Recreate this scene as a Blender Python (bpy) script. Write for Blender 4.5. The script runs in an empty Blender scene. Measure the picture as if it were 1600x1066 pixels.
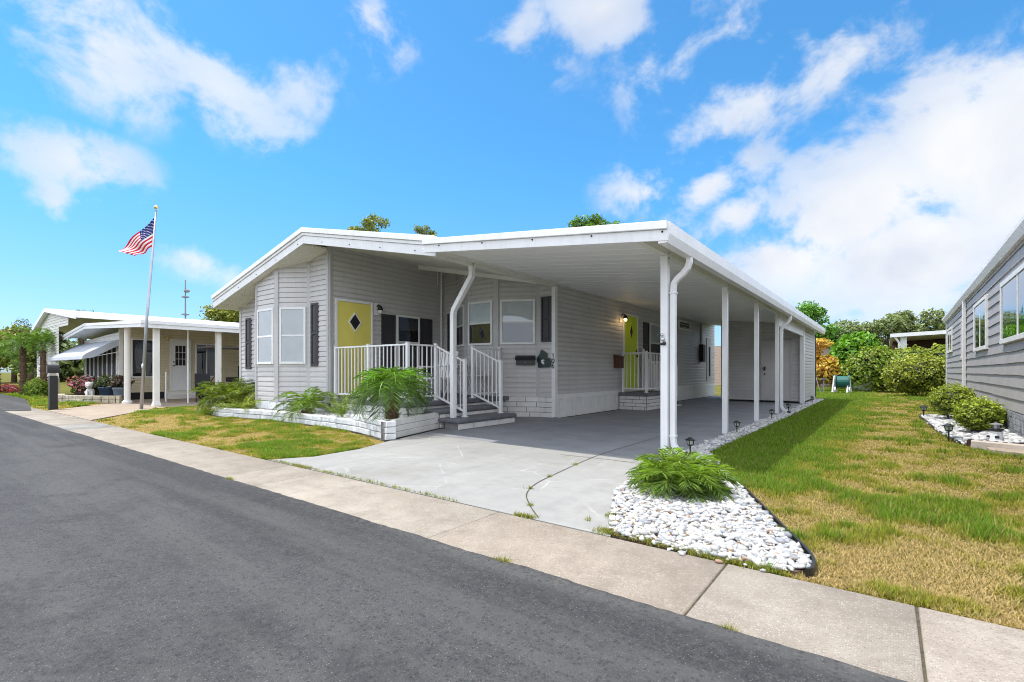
import bpy, bmesh, math, random
import numpy as np
from mathutils import Vector, Matrix
R = math.radians
random.seed(7); rng = np.random.default_rng(11)
SC = bpy.context.scene
COL = SC.collection
PI = math.pi

# ------------------------------------------------------------------ camera, sun, world
CAM = Vector((0, 0, 1.0)); YAW = R(37.41); FPX = 766.0
FW = Vector((-math.sin(YAW), math.cos(YAW), 0)); RT = Vector((math.cos(YAW), math.sin(YAW), 0))
cam = bpy.data.cameras.new('camera'); co = bpy.data.objects.new('camera', cam); COL.objects.link(co)
co.location = CAM; co.rotation_euler = (R(90), 0, YAW)
cam.sensor_width = 36; cam.lens = 36 * FPX / 1600; cam.shift_y = 47 / 1600; cam.clip_start = .05; cam.clip_end = 2000
SC.camera = co
SC.view_settings.view_transform = 'Standard'; SC.view_settings.look = 'None'; SC.view_settings.exposure = 0
SC.cycles.filter_width = 1.0; SC.cycles.max_bounces = 10; SC.cycles.diffuse_bounces = 6; SC.cycles.transparent_max_bounces = 16
SUN = Vector((-.80, -.40, 2.49)).normalized()
sl = bpy.data.lights.new('sun', 'SUN'); so = bpy.data.objects.new('sun', sl); COL.objects.link(so)
sl.energy = 4.1; sl.angle = R(.53); sl.color = (1, .95, .87); so.rotation_euler = SUN.to_track_quat('Z', 'Y').to_euler()
so.location = (0, 0, 30)

def N(nt, typ, **kw):
    n = nt.nodes.new(typ)
    for k, v in kw.items():
        if k in n.inputs: n.inputs[k].default_value = v
        else: setattr(n, k, v)
    return n
def mth(nt, op, a, b=None, clamp=False):
    n = nt.nodes.new('ShaderNodeMath'); n.operation = op; n.use_clamp = clamp
    for i, x in enumerate((a, b)):
        if x is None: continue
        if isinstance(x, (int, float)): n.inputs[i].default_value = x
        else: nt.links.new(x, n.inputs[i])
    return n.outputs[0]
def ramp(nt, fac, stops):
    n = nt.nodes.new('ShaderNodeValToRGB'); el = n.color_ramp.elements
    while len(el) < len(stops): el.new(.5)
    for e, (p, c) in zip(el, stops):
        e.position = p; e.color = tuple(c) + (1,) if len(c) == 3 else c
    nt.links.new(fac, n.inputs[0]); return n.outputs[0]
def mixc(nt, fac, a, b, mode='MIX'):
    n = nt.nodes.new('ShaderNodeMix'); n.data_type = 'RGBA'; n.blend_type = mode
    for s, x in ((n.inputs[0], fac), (n.inputs[6], a), (n.inputs[7], b)):
        if isinstance(x, (int, float)): s.default_value = x
        elif isinstance(x, (tuple, list)): s.default_value = tuple(x) + (1,) if len(x) == 3 else x
        else: nt.links.new(x, s)
    return n.outputs[2]

world = bpy.data.worlds.new('World'); SC.world = world; world.use_nodes = True
wt = world.node_tree; wt.nodes.clear()
sky = N(wt, 'ShaderNodeTexSky'); sky.sky_type = 'NISHITA'; sky.sun_disc = False
sky.sun_elevation = math.asin(SUN.z); sky.sun_rotation = math.atan2(SUN.x, SUN.y) % (2 * PI)
sky.air_density = 1.0; sky.dust_density = .6; sky.ozone_density = 2.0
tc = N(wt, 'ShaderNodeTexCoord'); D = tc.outputs['Generated']
def vdot(v):
    n = N(wt, 'ShaderNodeVectorMath'); n.operation = 'DOT_PRODUCT'; wt.links.new(D, n.inputs[0]); n.inputs[1].default_value = v
    return n.outputs['Value']
# clouds: (azimuth from +Y towards +X, elevation, half widths, tilt, weight), degrees
def noise(vec, scale, detail, rough=.55, dist=0.):
    n = N(wt, 'ShaderNodeTexNoise'); n.inputs['Scale'].default_value = scale; n.inputs['Detail'].default_value = detail
    n.inputs['Roughness'].default_value = rough; n.inputs['Distortion'].default_value = dist
    wt.links.new(vec, n.inputs['Vector']); return n.outputs['Fac']
mp = N(wt, 'ShaderNodeMapping'); mp.inputs['Scale'].default_value = (1, 1, 1.2); wt.links.new(D, mp.inputs[0])
n1 = noise(mp.outputs[0], 6.5, 11, .6, .2); n2 = noise(mp.outputs[0], 2.1, 4, .5)
CLOUDS = [(-77.7, 26.7, 9.4, 7.2, -8, 0.75), (-68.9, 26.6, 13.6, 5.5, -22, 0.62), (-67.3, 24.9, 3.2, 3.0, -30, 0.45), (-60.7, 27.8, 5.1, 6.3, -60, 0.4), (-79.0, 17.6, 7.2, 4.0, 0, 0.8), (-80.4, 14.4, 2.5, 4.7, 0, 0.62), (-70.5, 10.8, 9.6, 2.7, -18, 0.55), (-53.1, 34.7, 7.1, 6.2, 30, 0.7), (-35.9, 33.6, 6.5, 8.5, 40, 0.55), (-27.1, 36.0, 7.5, 4.6, 0, 0.9), (-18.7, 32.2, 12.2, 9.7, 20, 0.38), (-11.0, 25.9, 10.3, 5.4, 15, 0.75), (-2.7, 28.2, 14.9, 5.6, 22, 0.68), (-12.2, 31.6, 6.3, 8.5, 20, 0.45), (7.4, 25.5, 2.6, 4.3, 0, 0.6), (-22.1, 19.4, 7.2, 5.2, 0, 0.85), (-15.4, 19.3, 10.3, 4.2, 25, 0.9), (-12.9, 16.2, 6.4, 3.9, 12, 0.95), (-2.2, 14.9, 16.3, 9.8, 25, 1.2), (5.0, 18.6, 9.3, 11.9, 10, 1.15), (8.5, 16.7, 9.1, 15.3, 0, 1.3), (-8.1, 11.6, 9.7, 6.4, 10, 1.2), (1.6, 10.4, 13.3, 8.6, 0, 1.3), (-4.3, 7.8, 9.6, 4.3, 0, 0.6), (5.0, 7.7, 5.6, 3.8, 0, 0.5)]
acc = None
for az, el, a, b, tilt, wgt in CLOUDS:
    az, el = R(az), R(el)
    c = Vector((math.sin(az) * math.cos(el), math.cos(az) * math.cos(el), math.sin(el)))
    r = Vector((math.cos(az), -math.sin(az), 0)); u = r.cross(c)
    t = R(tilt); r2 = r * math.cos(t) + u * math.sin(t); u2 = u * math.cos(t) - r * math.sin(t)
    x = vdot(tuple(r2 / math.sin(R(a)))); y = vdot(tuple(u2 / math.sin(R(b))))
    q = mth(wt, 'SQRT', mth(wt, 'ADD', mth(wt, 'MULTIPLY', x, x), mth(wt, 'MULTIPLY', y, y)))
    f = mth(wt, 'SUBTRACT', 1.0, q, True)
    f = mth(wt, 'MULTIPLY', f, mth(wt, 'GREATER_THAN', vdot(tuple(c)), .3))
    f = mth(wt, 'MULTIPLY', f, wgt)
    acc = f if acc is None else mth(wt, 'MAXIMUM', acc, f)
# clouds added outside the view, to fill the shade with neutral light
elsewhere = mth(wt, 'MAXIMUM', mth(wt, 'LESS_THAN', vdot(tuple(FW)), .5), mth(wt, 'GREATER_THAN', vdot((0, 0, 1)), .72))
fill_clouds = mth(wt, 'MULTIPLY', elsewhere, mth(wt, 'SUBTRACT', n2, .2))
acc = mth(wt, 'MAXIMUM', acc, mth(wt, 'MULTIPLY', fill_clouds, 2.6))
dens = mth(wt, 'ADD', mth(wt, 'MULTIPLY', acc, 1.1), mth(wt, 'MULTIPLY', mth(wt, 'SUBTRACT', n1, .5), 3.4))
mr = N(wt, 'ShaderNodeMapRange'); mr.interpolation_type = 'SMOOTHSTEP'
wt.links.new(dens, mr.inputs[0]); mr.inputs[1].default_value = .18; mr.inputs[2].default_value = .80
mask = mth(wt, 'MULTIPLY', mr.outputs[0], mth(wt, 'MINIMUM', mth(wt, 'MULTIPLY', acc, 4.0), 1.0))
mask = mth(wt, 'MULTIPLY', mask, mth(wt, 'MINIMUM', mth(wt, 'ADD', mth(wt, 'MULTIPLY', acc, .55), .42), .95))
hs = N(wt, 'ShaderNodeHueSaturation'); wt.links.new(sky.outputs[0], hs.inputs['Color']); hs.inputs['Saturation'].default_value = 1.0; hs.inputs['Value'].default_value = 1.0
hz = N(wt, 'ShaderNodeMapRange'); wt.links.new(vdot((0, 0, 1)), hz.inputs[0]); hz.inputs[1].default_value = .0; hz.inputs[2].default_value = .38; hz.interpolation_type = 'SMOOTHSTEP'
skyc = mixc(wt, 1.0, hs.outputs[0], mixc(wt, hz.outputs[0], (.75, 1.0, 1.5), (.55, 1.26, 1.58)), 'MULTIPLY')
sep = N(wt, 'ShaderNodeSeparateXYZ'); wt.links.new(D, sep.inputs[0])
n3 = noise(mp.outputs[0], 4.2, 7, .55, .4)
shade = ramp(wt, mth(wt, 'SUBTRACT', n3, mth(wt, 'MULTIPLY', mth(wt, 'SUBTRACT', acc, .75, True), .12)), [(.30, (5.0, 5.35, 6.0)), (.46, (6.1, 6.2, 6.45)), (.58, (6.7, 6.7, 6.7))])
shade = mixc(wt, elsewhere, shade, (13.0, 13.5, 14.6))   # unseen clouds made extra bright as added fill light
out = mixc(wt, mask, skyc, shade)
bg = N(wt, 'ShaderNodeBackground'); bg.inputs['Strength'].default_value = .15; wt.links.new(out, bg.inputs['Color'])
wo = N(wt, 'ShaderNodeOutputWorld'); wt.links.new(bg.outputs[0], wo.inputs[0])

# ------------------------------------------------------------------ materials
M = {}
def base(name):
    m = bpy.data.materials.new(name); m.use_nodes = True; nt = m.node_tree
    return m, nt, nt.nodes['Principled BSDF']
def mat(name, col, rough=.6, spec=.35, var=.1, scale=5., bump=0., bscale=60., metal=0., streak=0.):
    m, nt, p = base(name)
    t = N(nt, 'ShaderNodeTexCoord'); v = t.outputs['Object']
    n = N(nt, 'ShaderNodeTexNoise'); n.inputs['Scale'].default_value = scale; n.inputs['Detail'].default_value = 6; n.inputs['Roughness'].default_value = .65
    nt.links.new(v, n.inputs['Vector'])
    c1 = tuple(max(0, x * (1 - var)) for x in col); c2 = tuple(min(1, x * (1 + var)) for x in col)
    c = ramp(nt, n.outputs['Fac'], [(.32, c1), (.68, c2)])
    if streak:
        mpn = N(nt, 'ShaderNodeMapping'); mpn.inputs['Scale'].default_value = (14, 14, .7); nt.links.new(v, mpn.inputs[0])
        n3 = N(nt, 'ShaderNodeTexNoise'); n3.inputs['Scale'].default_value = 1.; n3.inputs['Detail'].default_value = 5; nt.links.new(mpn.outputs[0], n3.inputs['Vector'])
        c = mixc(nt, mth(nt, 'MULTIPLY', ramp(nt, n3.outputs['Fac'], [(.5, (0, 0, 0)), (.75, (1, 1, 1))]), streak), c, tuple(x * .6 for x in col))
    nt.links.new(c, p.inputs['Base Color'])
    p.inputs['Roughness'].default_value = rough; p.inputs['Specular IOR Level'].default_value = spec; p.inputs['Metallic'].default_value = metal
    if bump:
        b = N(nt, 'ShaderNodeTexNoise'); b.inputs['Scale'].default_value = bscale; b.inputs['Detail'].default_value = 4; nt.links.new(v, b.inputs['Vector'])
        bn = N(nt, 'ShaderNodeBump'); bn.inputs['Strength'].default_value = bump; bn.inputs['Distance'].default_value = .01
        nt.links.new(b.outputs['Fac'], bn.inputs['Height']); nt.links.new(bn.outputs[0], p.inputs['Normal'])
    M[name] = m; return m
mat('siding', (.55, .535, .53), .45, .4, .07, 1.1, .12, 18, streak=.2)
mat('trim', (.47, .465, .465), .45, .4, .04, 2)
mat('white', (.78, .78, .79), .38, .45, .06, 2, .1, 9, streak=.2)
mat('white_trim', (.78, .78, .78), .4, .4, .05, 4)
mat('ceiling', (.87, .865, .86), .5, .3, .03, 1)
mat('soffit', (.74, .72, .66), .5, .3, .04, 1)
mat('roof', (.80, .80, .80), .5, .3, .06, 1)
mat('beam', (.72, .71, .64), .45, .4, .05, 2)
mat('shutter', (.045, .043, .05), .5, .4, .15, 4)
mat('door_yellow', (.76, .67, .15), .4, .4, .05, 2)
mat('door_lime', (.60, .72, .025), .4, .4, .05, 2)
mat('black', (.014, .014, .015), .4, .5, .2, 8)
mat('dark', (.02, .02, .022), .6, .3, .2, 3)
mat('blind', (.78, .82, .84), .6, .3, .05, 4)
mat('curtain', (.72, .74, .75), .8, .2, .08, 9)
mat('grey_paint', (.135, .14, .155), .55, .35, .22, 6, .15, 40)
mat('brick_white', (.70, .69, .67), .6, .3, .12, 3, .35, 30)
mat('mortar', (.22, .21, .21), .9, .1, .2, 9)
mat('block_white', (.70, .71, .73), .75, .2, .22, 9, .8, 22)
mat('wood_brown', (.11, .045, .025), .5, .3, .3, 14)
mat('metal_grey', (.42, .43, .46), .35, .5, .1, 3, metal=.7)
mat('silver', (.6, .6, .62), .3, .5, .1, 9, metal=.9)
mat('sign_green', (.012, .035, .028), .35, .5, .25, 5)
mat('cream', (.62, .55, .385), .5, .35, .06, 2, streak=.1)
mat('cream_white', (.76, .74, .69), .5, .35, .06, 2)
mat('stone_tan', (.44, .39, .30), .85, .2, .35, 5, .6, 18)
mat('stone_grey', (.24, .25, .26), .85, .2, .5, 8, .8, 14)
mat('taupe', (.36, .335, .325), .55, .35, .08, 2, .15, 18, streak=.2)
mat('taupe_trim', (.72, .70, .68), .5, .35, .06, 3)
mat('awning', (.47, .50, .56), .5, .35, .06, 2)
mat('timber', (.50, .43, .37), .8, .2, .15, 8, .4, 30)
mat('trunk', (.13, .085, .055), .9, .1, .45, 18, .9, 40)
mat('bark', (.16, .125, .095), .9, .1, .35, 9, .8, 20)
mat('pot_blue', (.028, .055, .11), .3, .5, .25, 6)
mat('pot_grey', (.12, .15, .19), .5, .4, .25, 6)
mat('statue', (.58, .57, .54), .7, .3, .15, 8, .4, 30)
mat('hose', (.015, .12, .10), .45, .4, .2, 9)
mat('beige', (.50, .43, .35), .6, .3, .1, 4)
mat('tan_wall', (.45, .35, .29), .6, .3, .08, 3)
mat('brown_dark', (.06, .035, .028), .7, .2, .3, 4)
mat('seat', (.02, .02, .02), .6, .3, .2, 5)
mat('rubber', (.02, .02, .02), .8, .2, .2, 5)
mat('flag_red', (.62, .02, .045), .7, .2, .08, 5); mat('flag_white', (.8, .8, .8), .7, .2, .05, 5); mat('flag_blue', (.012, .02, .16), .7, .2, .1, 5)
mat('gold', (.7, .55, .25), .3, .5, .1, 8, metal=.8)
mat('pale_green', (.45, .52, .42), .7, .2, .2, 6)
mat('asphalt_dark', (.03, .03, .032), .9, .2, .3, 6)

def glass(name, tint=(.02, .03, .035), clear=.75):
    m, nt, p = base(name); nt.nodes.remove(p)
    o = nt.nodes['Material Output']
    fr = N(nt, 'ShaderNodeFresnel'); fr.inputs['IOR'].default_value = 1.52
    t = N(nt, 'ShaderNodeTexCoord'); n = N(nt, 'ShaderNodeTexNoise'); n.inputs['Scale'].default_value = 1.7; nt.links.new(t.outputs['Object'], n.inputs['Vector'])
    b = N(nt, 'ShaderNodeBump'); b.inputs['Strength'].default_value = .12; b.inputs['Distance'].default_value = .03; nt.links.new(n.outputs['Fac'], b.inputs['Height'])
    gl = N(nt, 'ShaderNodeBsdfGlossy'); gl.inputs['Roughness'].default_value = .03; gl.inputs['Color'].default_value = (.95, .97, 1, 1); nt.links.new(b.outputs[0], gl.inputs['Normal'])
    tr = N(nt, 'ShaderNodeBsdfTransparent'); tr.inputs['Color'].default_value = (clear, clear * 1.02, clear * 1.02, 1)
    mx = N(nt, 'ShaderNodeMixShader')
    nt.links.new(mth(nt, 'ADD', mth(nt, 'MULTIPLY', fr.outputs[0], 1.1), .05, True), mx.inputs[0]); nt.links.new(tr.outputs[0], mx.inputs[1]); nt.links.new(gl.outputs[0], mx.inputs[2])
    nt.links.new(mx.outputs[0], o.inputs['Surface']); M[name] = m
glass('glass', clear=.88)
def leafmat(name, rough=.45, trans=.35, spec=.4):
    m, nt, p = base(name); o = nt.nodes['Material Output']
    a = N(nt, 'ShaderNodeAttribute'); a.attribute_name = 'Col'
    nt.links.new(a.outputs['Color'], p.inputs['Base Color']); p.inputs['Roughness'].default_value = rough; p.inputs['Specular IOR Level'].default_value = spec
    tl = N(nt, 'ShaderNodeBsdfTranslucent'); nt.links.new(mixc(nt, 1., a.outputs['Color'], (1.5, 1.6, .7), 'MULTIPLY'), tl.inputs['Color'])
    mx = N(nt, 'ShaderNodeMixShader'); mx.inputs[0].default_value = trans
    nt.links.new(p.outputs[0], mx.inputs[1]); nt.links.new(tl.outputs[0], mx.inputs[2]); nt.links.new(mx.outputs[0], o.inputs['Surface'])
    M[name] = m
leafmat('leaf', .42, .22); leafmat('grass_blade', .6, .4, .15); leafmat('pebble', .75, 0., .2); leafmat('flower', .6, .25, .2)
m, nt, p = base('lit_bulb'); p.inputs['Emission Color'].default_value = (1, .62, .2, 1); p.inputs['Emission Strength'].default_value = 6; M['lit_bulb'] = m

def geo_xy(nt):
    g = N(nt, 'ShaderNodeNewGeometry'); return g.outputs['Position']
def nz(nt, v, s, d=5, r=.6, dist=0):
    n = N(nt, 'ShaderNodeTexNoise'); n.inputs['Scale'].default_value = s; n.inputs['Detail'].default_value = d; n.inputs['Roughness'].default_value = r; n.inputs['Distortion'].default_value = dist
    nt.links.new(v, n.inputs['Vector']); return n.outputs['Fac']
def vor(nt, v, s, feat='F1', out='Distance', rnd=1.):
    n = N(nt, 'ShaderNodeTexVoronoi'); n.feature = feat; n.inputs['Scale'].default_value = s; n.inputs['Randomness'].default_value = rnd
    nt.links.new(v, n.inputs['Vector']); return n.outputs[out]
def bump(nt, p, h, st, d=.01):
    b = N(nt, 'ShaderNodeBump'); b.inputs['Strength'].default_value = st; b.inputs['Distance'].default_value = d
    nt.links.new(h, b.inputs['Height']); nt.links.new(b.outputs[0], p.inputs['Normal'])

# asphalt
m, nt, p = base('asphalt'); v = geo_xy(nt)
sx = N(nt, 'ShaderNodeSeparateXYZ'); nt.links.new(v, sx.inputs[0]); yy = sx.outputs['Y']
big = nz(nt, v, 1.3, 6, .65); mid = nz(nt, v, 9, 5, .7); fine = nz(nt, v, 140, 2, .6)
c = ramp(nt, big, [(.3, (.050, .050, .052)), (.7, (.078, .078, .080))])
# the strip by the pavement was patched later and is darker
edge = mth(nt, 'ADD', yy, mth(nt, 'MULTIPLY', mth(nt, 'SUBTRACT', nz(nt, v, 1.1, 4), .5), .22))
strip = N(nt, 'ShaderNodeMapRange'); strip.interpolation_type = 'SMOOTHSTEP'; nt.links.new(edge, strip.inputs[0]); strip.inputs[1].default_value = 1.36; strip.inputs[2].default_value = 1.44
c = mixc(nt, mth(nt, 'MULTIPLY', strip.outputs[0], .75), c, (.037, .037, .040))
c = mixc(nt, mth(nt, 'MULTIPLY', ramp(nt, mid, [(.45, (0, 0, 0)), (.8, (1, 1, 1))]), .5), c, (.026, .026, .028))
c = mixc(nt, mth(nt, 'MULTIPLY', mth(nt, 'SUBTRACT', fine, .5), 1.1), c, (.12, .12, .12))
sp = vor(nt, v, 135); spc = N(nt, 'ShaderNodeTexVoronoi'); spc.inputs['Scale'].default_value = 135; nt.links.new(v, spc.inputs['Vector'])
rs = N(nt, 'ShaderNodeSeparateColor'); nt.links.new(spc.outputs['Color'], rs.inputs[0])
speck = mth(nt, 'MULTIPLY', mth(nt, 'LESS_THAN', sp, .32), mth(nt, 'GREATER_THAN', rs.outputs[0], .80))
c = mixc(nt, mth(nt, 'MULTIPLY', speck, mth(nt, 'MULTIPLY', rs.outputs[1], .9)), c, (.22, .215, .20))
dk = mth(nt, 'MULTIPLY', mth(nt, 'LESS_THAN', sp, .4), mth(nt, 'LESS_THAN', rs.outputs[0], .25))
c = mixc(nt, mth(nt, 'MULTIPLY', dk, .6), c, (.02, .02, .02))
# worn wheel paths, stains and grit swept to the edge
wm = N(nt, 'ShaderNodeMapping'); wm.inputs['Scale'].default_value = (.12, 1.5, 1); nt.links.new(v, wm.inputs[0])
c = mixc(nt, mth(nt, 'MULTIPLY', ramp(nt, nz(nt, wm.outputs[0], 1.6, 5, .6), [(.44, (0, 0, 0)), (.60, (1, 1, 1))]), .55), c, (.105, .104, .101))
c = mixc(nt, mth(nt, 'MULTIPLY', ramp(nt, nz(nt, v, .8, 5, .7), [(.54, (0, 0, 0)), (.64, (1, 1, 1))]), .6), c, (.034, .034, .036))
gr_ = N(nt, 'ShaderNodeMapRange'); nt.links.new(edge, gr_.inputs[0]); gr_.inputs[1].default_value = 1.84; gr_.inputs[2].default_value = 2.05
c = mixc(nt, mth(nt, 'MULTIPLY', mth(nt, 'MULTIPLY', gr_.outputs[0], ramp(nt, nz(nt, v, 26, 4, .8), [(.5, (0, 0, 0)), (.62, (1, 1, 1))])), .6), c, (.16, .145, .125))
# fine cracks
sp2 = N(nt, 'ShaderNodeTexVoronoi'); sp2.inputs['Scale'].default_value = 58; nt.links.new(v, sp2.inputs['Vector'])
rs2 = N(nt, 'ShaderNodeSeparateColor'); nt.links.new(sp2.outputs['Color'], rs2.inputs[0])
c = mixc(nt, mth(nt, 'MULTIPLY', mth(nt, 'MULTIPLY', mth(nt, 'LESS_THAN', sp2.outputs['Distance'], mth(nt, 'MULTIPLY', rs2.outputs[2], .24)), mth(nt, 'GREATER_THAN', rs2.outputs[0], .78)), .5), c, (.19, .185, .175))
c = mixc(nt, mth(nt, 'MULTIPLY', mth(nt, 'MULTIPLY', mth(nt, 'LESS_THAN', sp2.outputs['Distance'], .45), mth(nt, 'LESS_THAN', rs2.outputs[0], .30)), .5), c, (.026, .026, .028))
c = mixc(nt, mth(nt, 'MULTIPLY', ramp(nt, nz(nt, v, 38, 3, .7), [(.45, (0, 0, 0)), (.65, (1, 1, 1))]), .35), c, (.105, .104, .102))
nt.links.new(c, p.inputs['Base Color']); p.inputs['Roughness'].default_value = .85; p.inputs['Specular IOR Level'].default_value = .25
bump(nt, p, mth(nt, 'ADD', mth(nt, 'MULTIPLY', sp, -.8), fine), .5, .008); M['asphalt'] = m

# pavement: exposed aggregate, one tone per slab
m, nt, p = base('pavement'); v = geo_xy(nt)
oi = N(nt, 'ShaderNodeAttribute'); oi.attribute_name = 'Col'
big = nz(nt, v, 2.2, 6, .65)
c = mixc(nt, 1., ramp(nt, big, [(.3, (.29, .25, .205)), (.7, (.395, .35, .295))]), oi.outputs['Color'], 'MULTIPLY')
sp = N(nt, 'ShaderNodeTexVoronoi'); sp.inputs['Scale'].default_value = 125; nt.links.new(v, sp.inputs['Vector'])
rs = N(nt, 'ShaderNodeSeparateColor'); nt.links.new(sp.outputs['Color'], rs.inputs[0])
inside = mth(nt, 'LESS_THAN', sp.outputs['Distance'], .42)
c = mixc(nt, mth(nt, 'MULTIPLY', mth(nt, 'MULTIPLY', inside, mth(nt, 'GREATER_THAN', rs.outputs[0], .72)), .7), c, (.48, .43, .37))
c = mixc(nt, mth(nt, 'MULTIPLY', mth(nt, 'MULTIPLY', inside, mth(nt, 'LESS_THAN', rs.outputs[0], .22)), .55), c, (.17, .14, .12))
c = mixc(nt, mth(nt, 'MULTIPLY', ramp(nt, nz(nt, v, 5, 6, .7), [(.47, (0, 0, 0)), (.68, (1, 1, 1))]), .5), c, (.20, .168, .138))
nt.links.new(c, p.inputs['Base Color']); p.inputs['Roughness'].default_value = .85; p.inputs['Specular IOR Level'].default_value = .2
bump(nt, p, mth(nt, 'ADD', sp.outputs['Distance'], nz(nt, v, 200, 2)), .45, .006); M['pavement'] = m

# driveway: pale concrete with worn painted crazy-paving lines
m, nt, p = base('driveway'); v = geo_xy(nt)
big = nz(nt, v, .9, 6, .62); wx = N(nt, 'ShaderNodeTexNoise', Scale=3.); nt.links.new(v, wx.inputs['Vector'])
c = ramp(nt, big, [(.28, (.275, .272, .262)), (.72, (.372, .368, .352))])
c = mixc(nt, mth(nt, 'MULTIPLY', ramp(nt, nz(nt, v, 7, 6, .75), [(.48, (0, 0, 0)), (.75, (1, 1, 1))]), .38), c, (.20, .20, .205))
wv = mixc(nt, .04, v, wx.outputs['Color'])
fl = N(nt, 'ShaderNodeVectorMath'); fl.operation = 'MULTIPLY'; nt.links.new(wv, fl.inputs[0]); fl.inputs[1].default_value = (1, 1, 0)
de = vor(nt, fl.outputs[0], 1.35, 'DISTANCE_TO_EDGE')
ln = N(nt, 'ShaderNodeMapRange'); ln.interpolation_type = 'SMOOTHSTEP'; nt.links.new(de, ln.inputs[0]); ln.inputs[1].default_value = .008; ln.inputs[2].default_value = .016; ln.inputs[3].default_value = 1; ln.inputs[4].default_value = 0
wear = ramp(nt, nz(nt, v, 2.6, 5, .65), [(.44, (.0, .0, .0)), (.66, (.55, .55, .55))])
c = mixc(nt, mth(nt, 'MULTIPLY', ln.outputs[0], wear), c, (.52, .515, .50))
c = mixc(nt, mth(nt, 'MULTIPLY', mth(nt, 'GREATER_THAN', nz(nt, v, 160, 2), .6), .35), c, (.22, .22, .22))
c = mixc(nt, mth(nt, 'MULTIPLY', ramp(nt, nz(nt, v, 1.1, 6, .7), [(.50, (0, 0, 0)), (.66, (1, 1, 1))]), .5), c, (.225, .21, .185))
sy_ = N(nt, 'ShaderNodeSeparateXYZ'); nt.links.new(v, sy_.inputs[0])          # carport shade put into the colour: darker grey past the shadow edge
floor_shade = N(nt, 'ShaderNodeMapRange'); floor_shade.interpolation_type = 'SMOOTHSTEP'; nt.links.new(mth(nt, 'ADD', sy_.outputs['Y'], mth(nt, 'MULTIPLY', nz(nt, v, 4, 4), .1)), floor_shade.inputs[0]); floor_shade.inputs[1].default_value = 5.30; floor_shade.inputs[2].default_value = 5.42
c = mixc(nt, mth(nt, 'MULTIPLY', floor_shade.outputs[0], .92), c, ramp(nt, nz(nt, v, 1.8, 6, .7), [(.3, (.19, .197, .22)), (.7, (.28, .286, .308))]))
tm = N(nt, 'ShaderNodeMapping'); tm.inputs['Scale'].default_value = (2.4, .16, 1); nt.links.new(v, tm.inputs[0])
c = mixc(nt, mth(nt, 'MULTIPLY', ramp(nt, nz(nt, tm.outputs[0], 1.3, 5, .65), [(.52, (0, 0, 0)), (.7, (1, 1, 1))]), .28), c, (.19, .19, .195))
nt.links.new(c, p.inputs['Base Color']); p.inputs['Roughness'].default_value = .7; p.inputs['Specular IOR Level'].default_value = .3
bump(nt, p, nz(nt, v, 120, 3), .25, .004); M['driveway'] = m

# lawn soil
m, nt, p = base('lawn'); v = geo_xy(nt)
a_ = nz(nt, v, .55, 5, .6); b_ = nz(nt, v, 60, 4, .7)
c = ramp(nt, a_, [(.3, (.11, .135, .022)), (.55, (.20, .185, .045)), (.75, (.30, .235, .10))])
c = mixc(nt, mth(nt, 'MULTIPLY', ramp(nt, b_, [(.35, (1, 1, 1)), (.6, (0, 0, 0))]), .7), c, (.05, .055, .015))
nt.links.new(c, p.inputs['Base Color']); p.inputs['Roughness'].default_value = .95; p.inputs['Specular IOR Level'].default_value = .05
bump(nt, p, b_, .8, .03); M['lawn'] = m
mat('soil', (.12, .085, .06), .95, .1, .4, 20, .8, 50)
mat('joint', (.10, .085, .062), .95, .1, .4, 30)
mat('neighbour_concrete', (.36, .29, .225), .8, .2, .14, 2, .3, 60)

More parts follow.
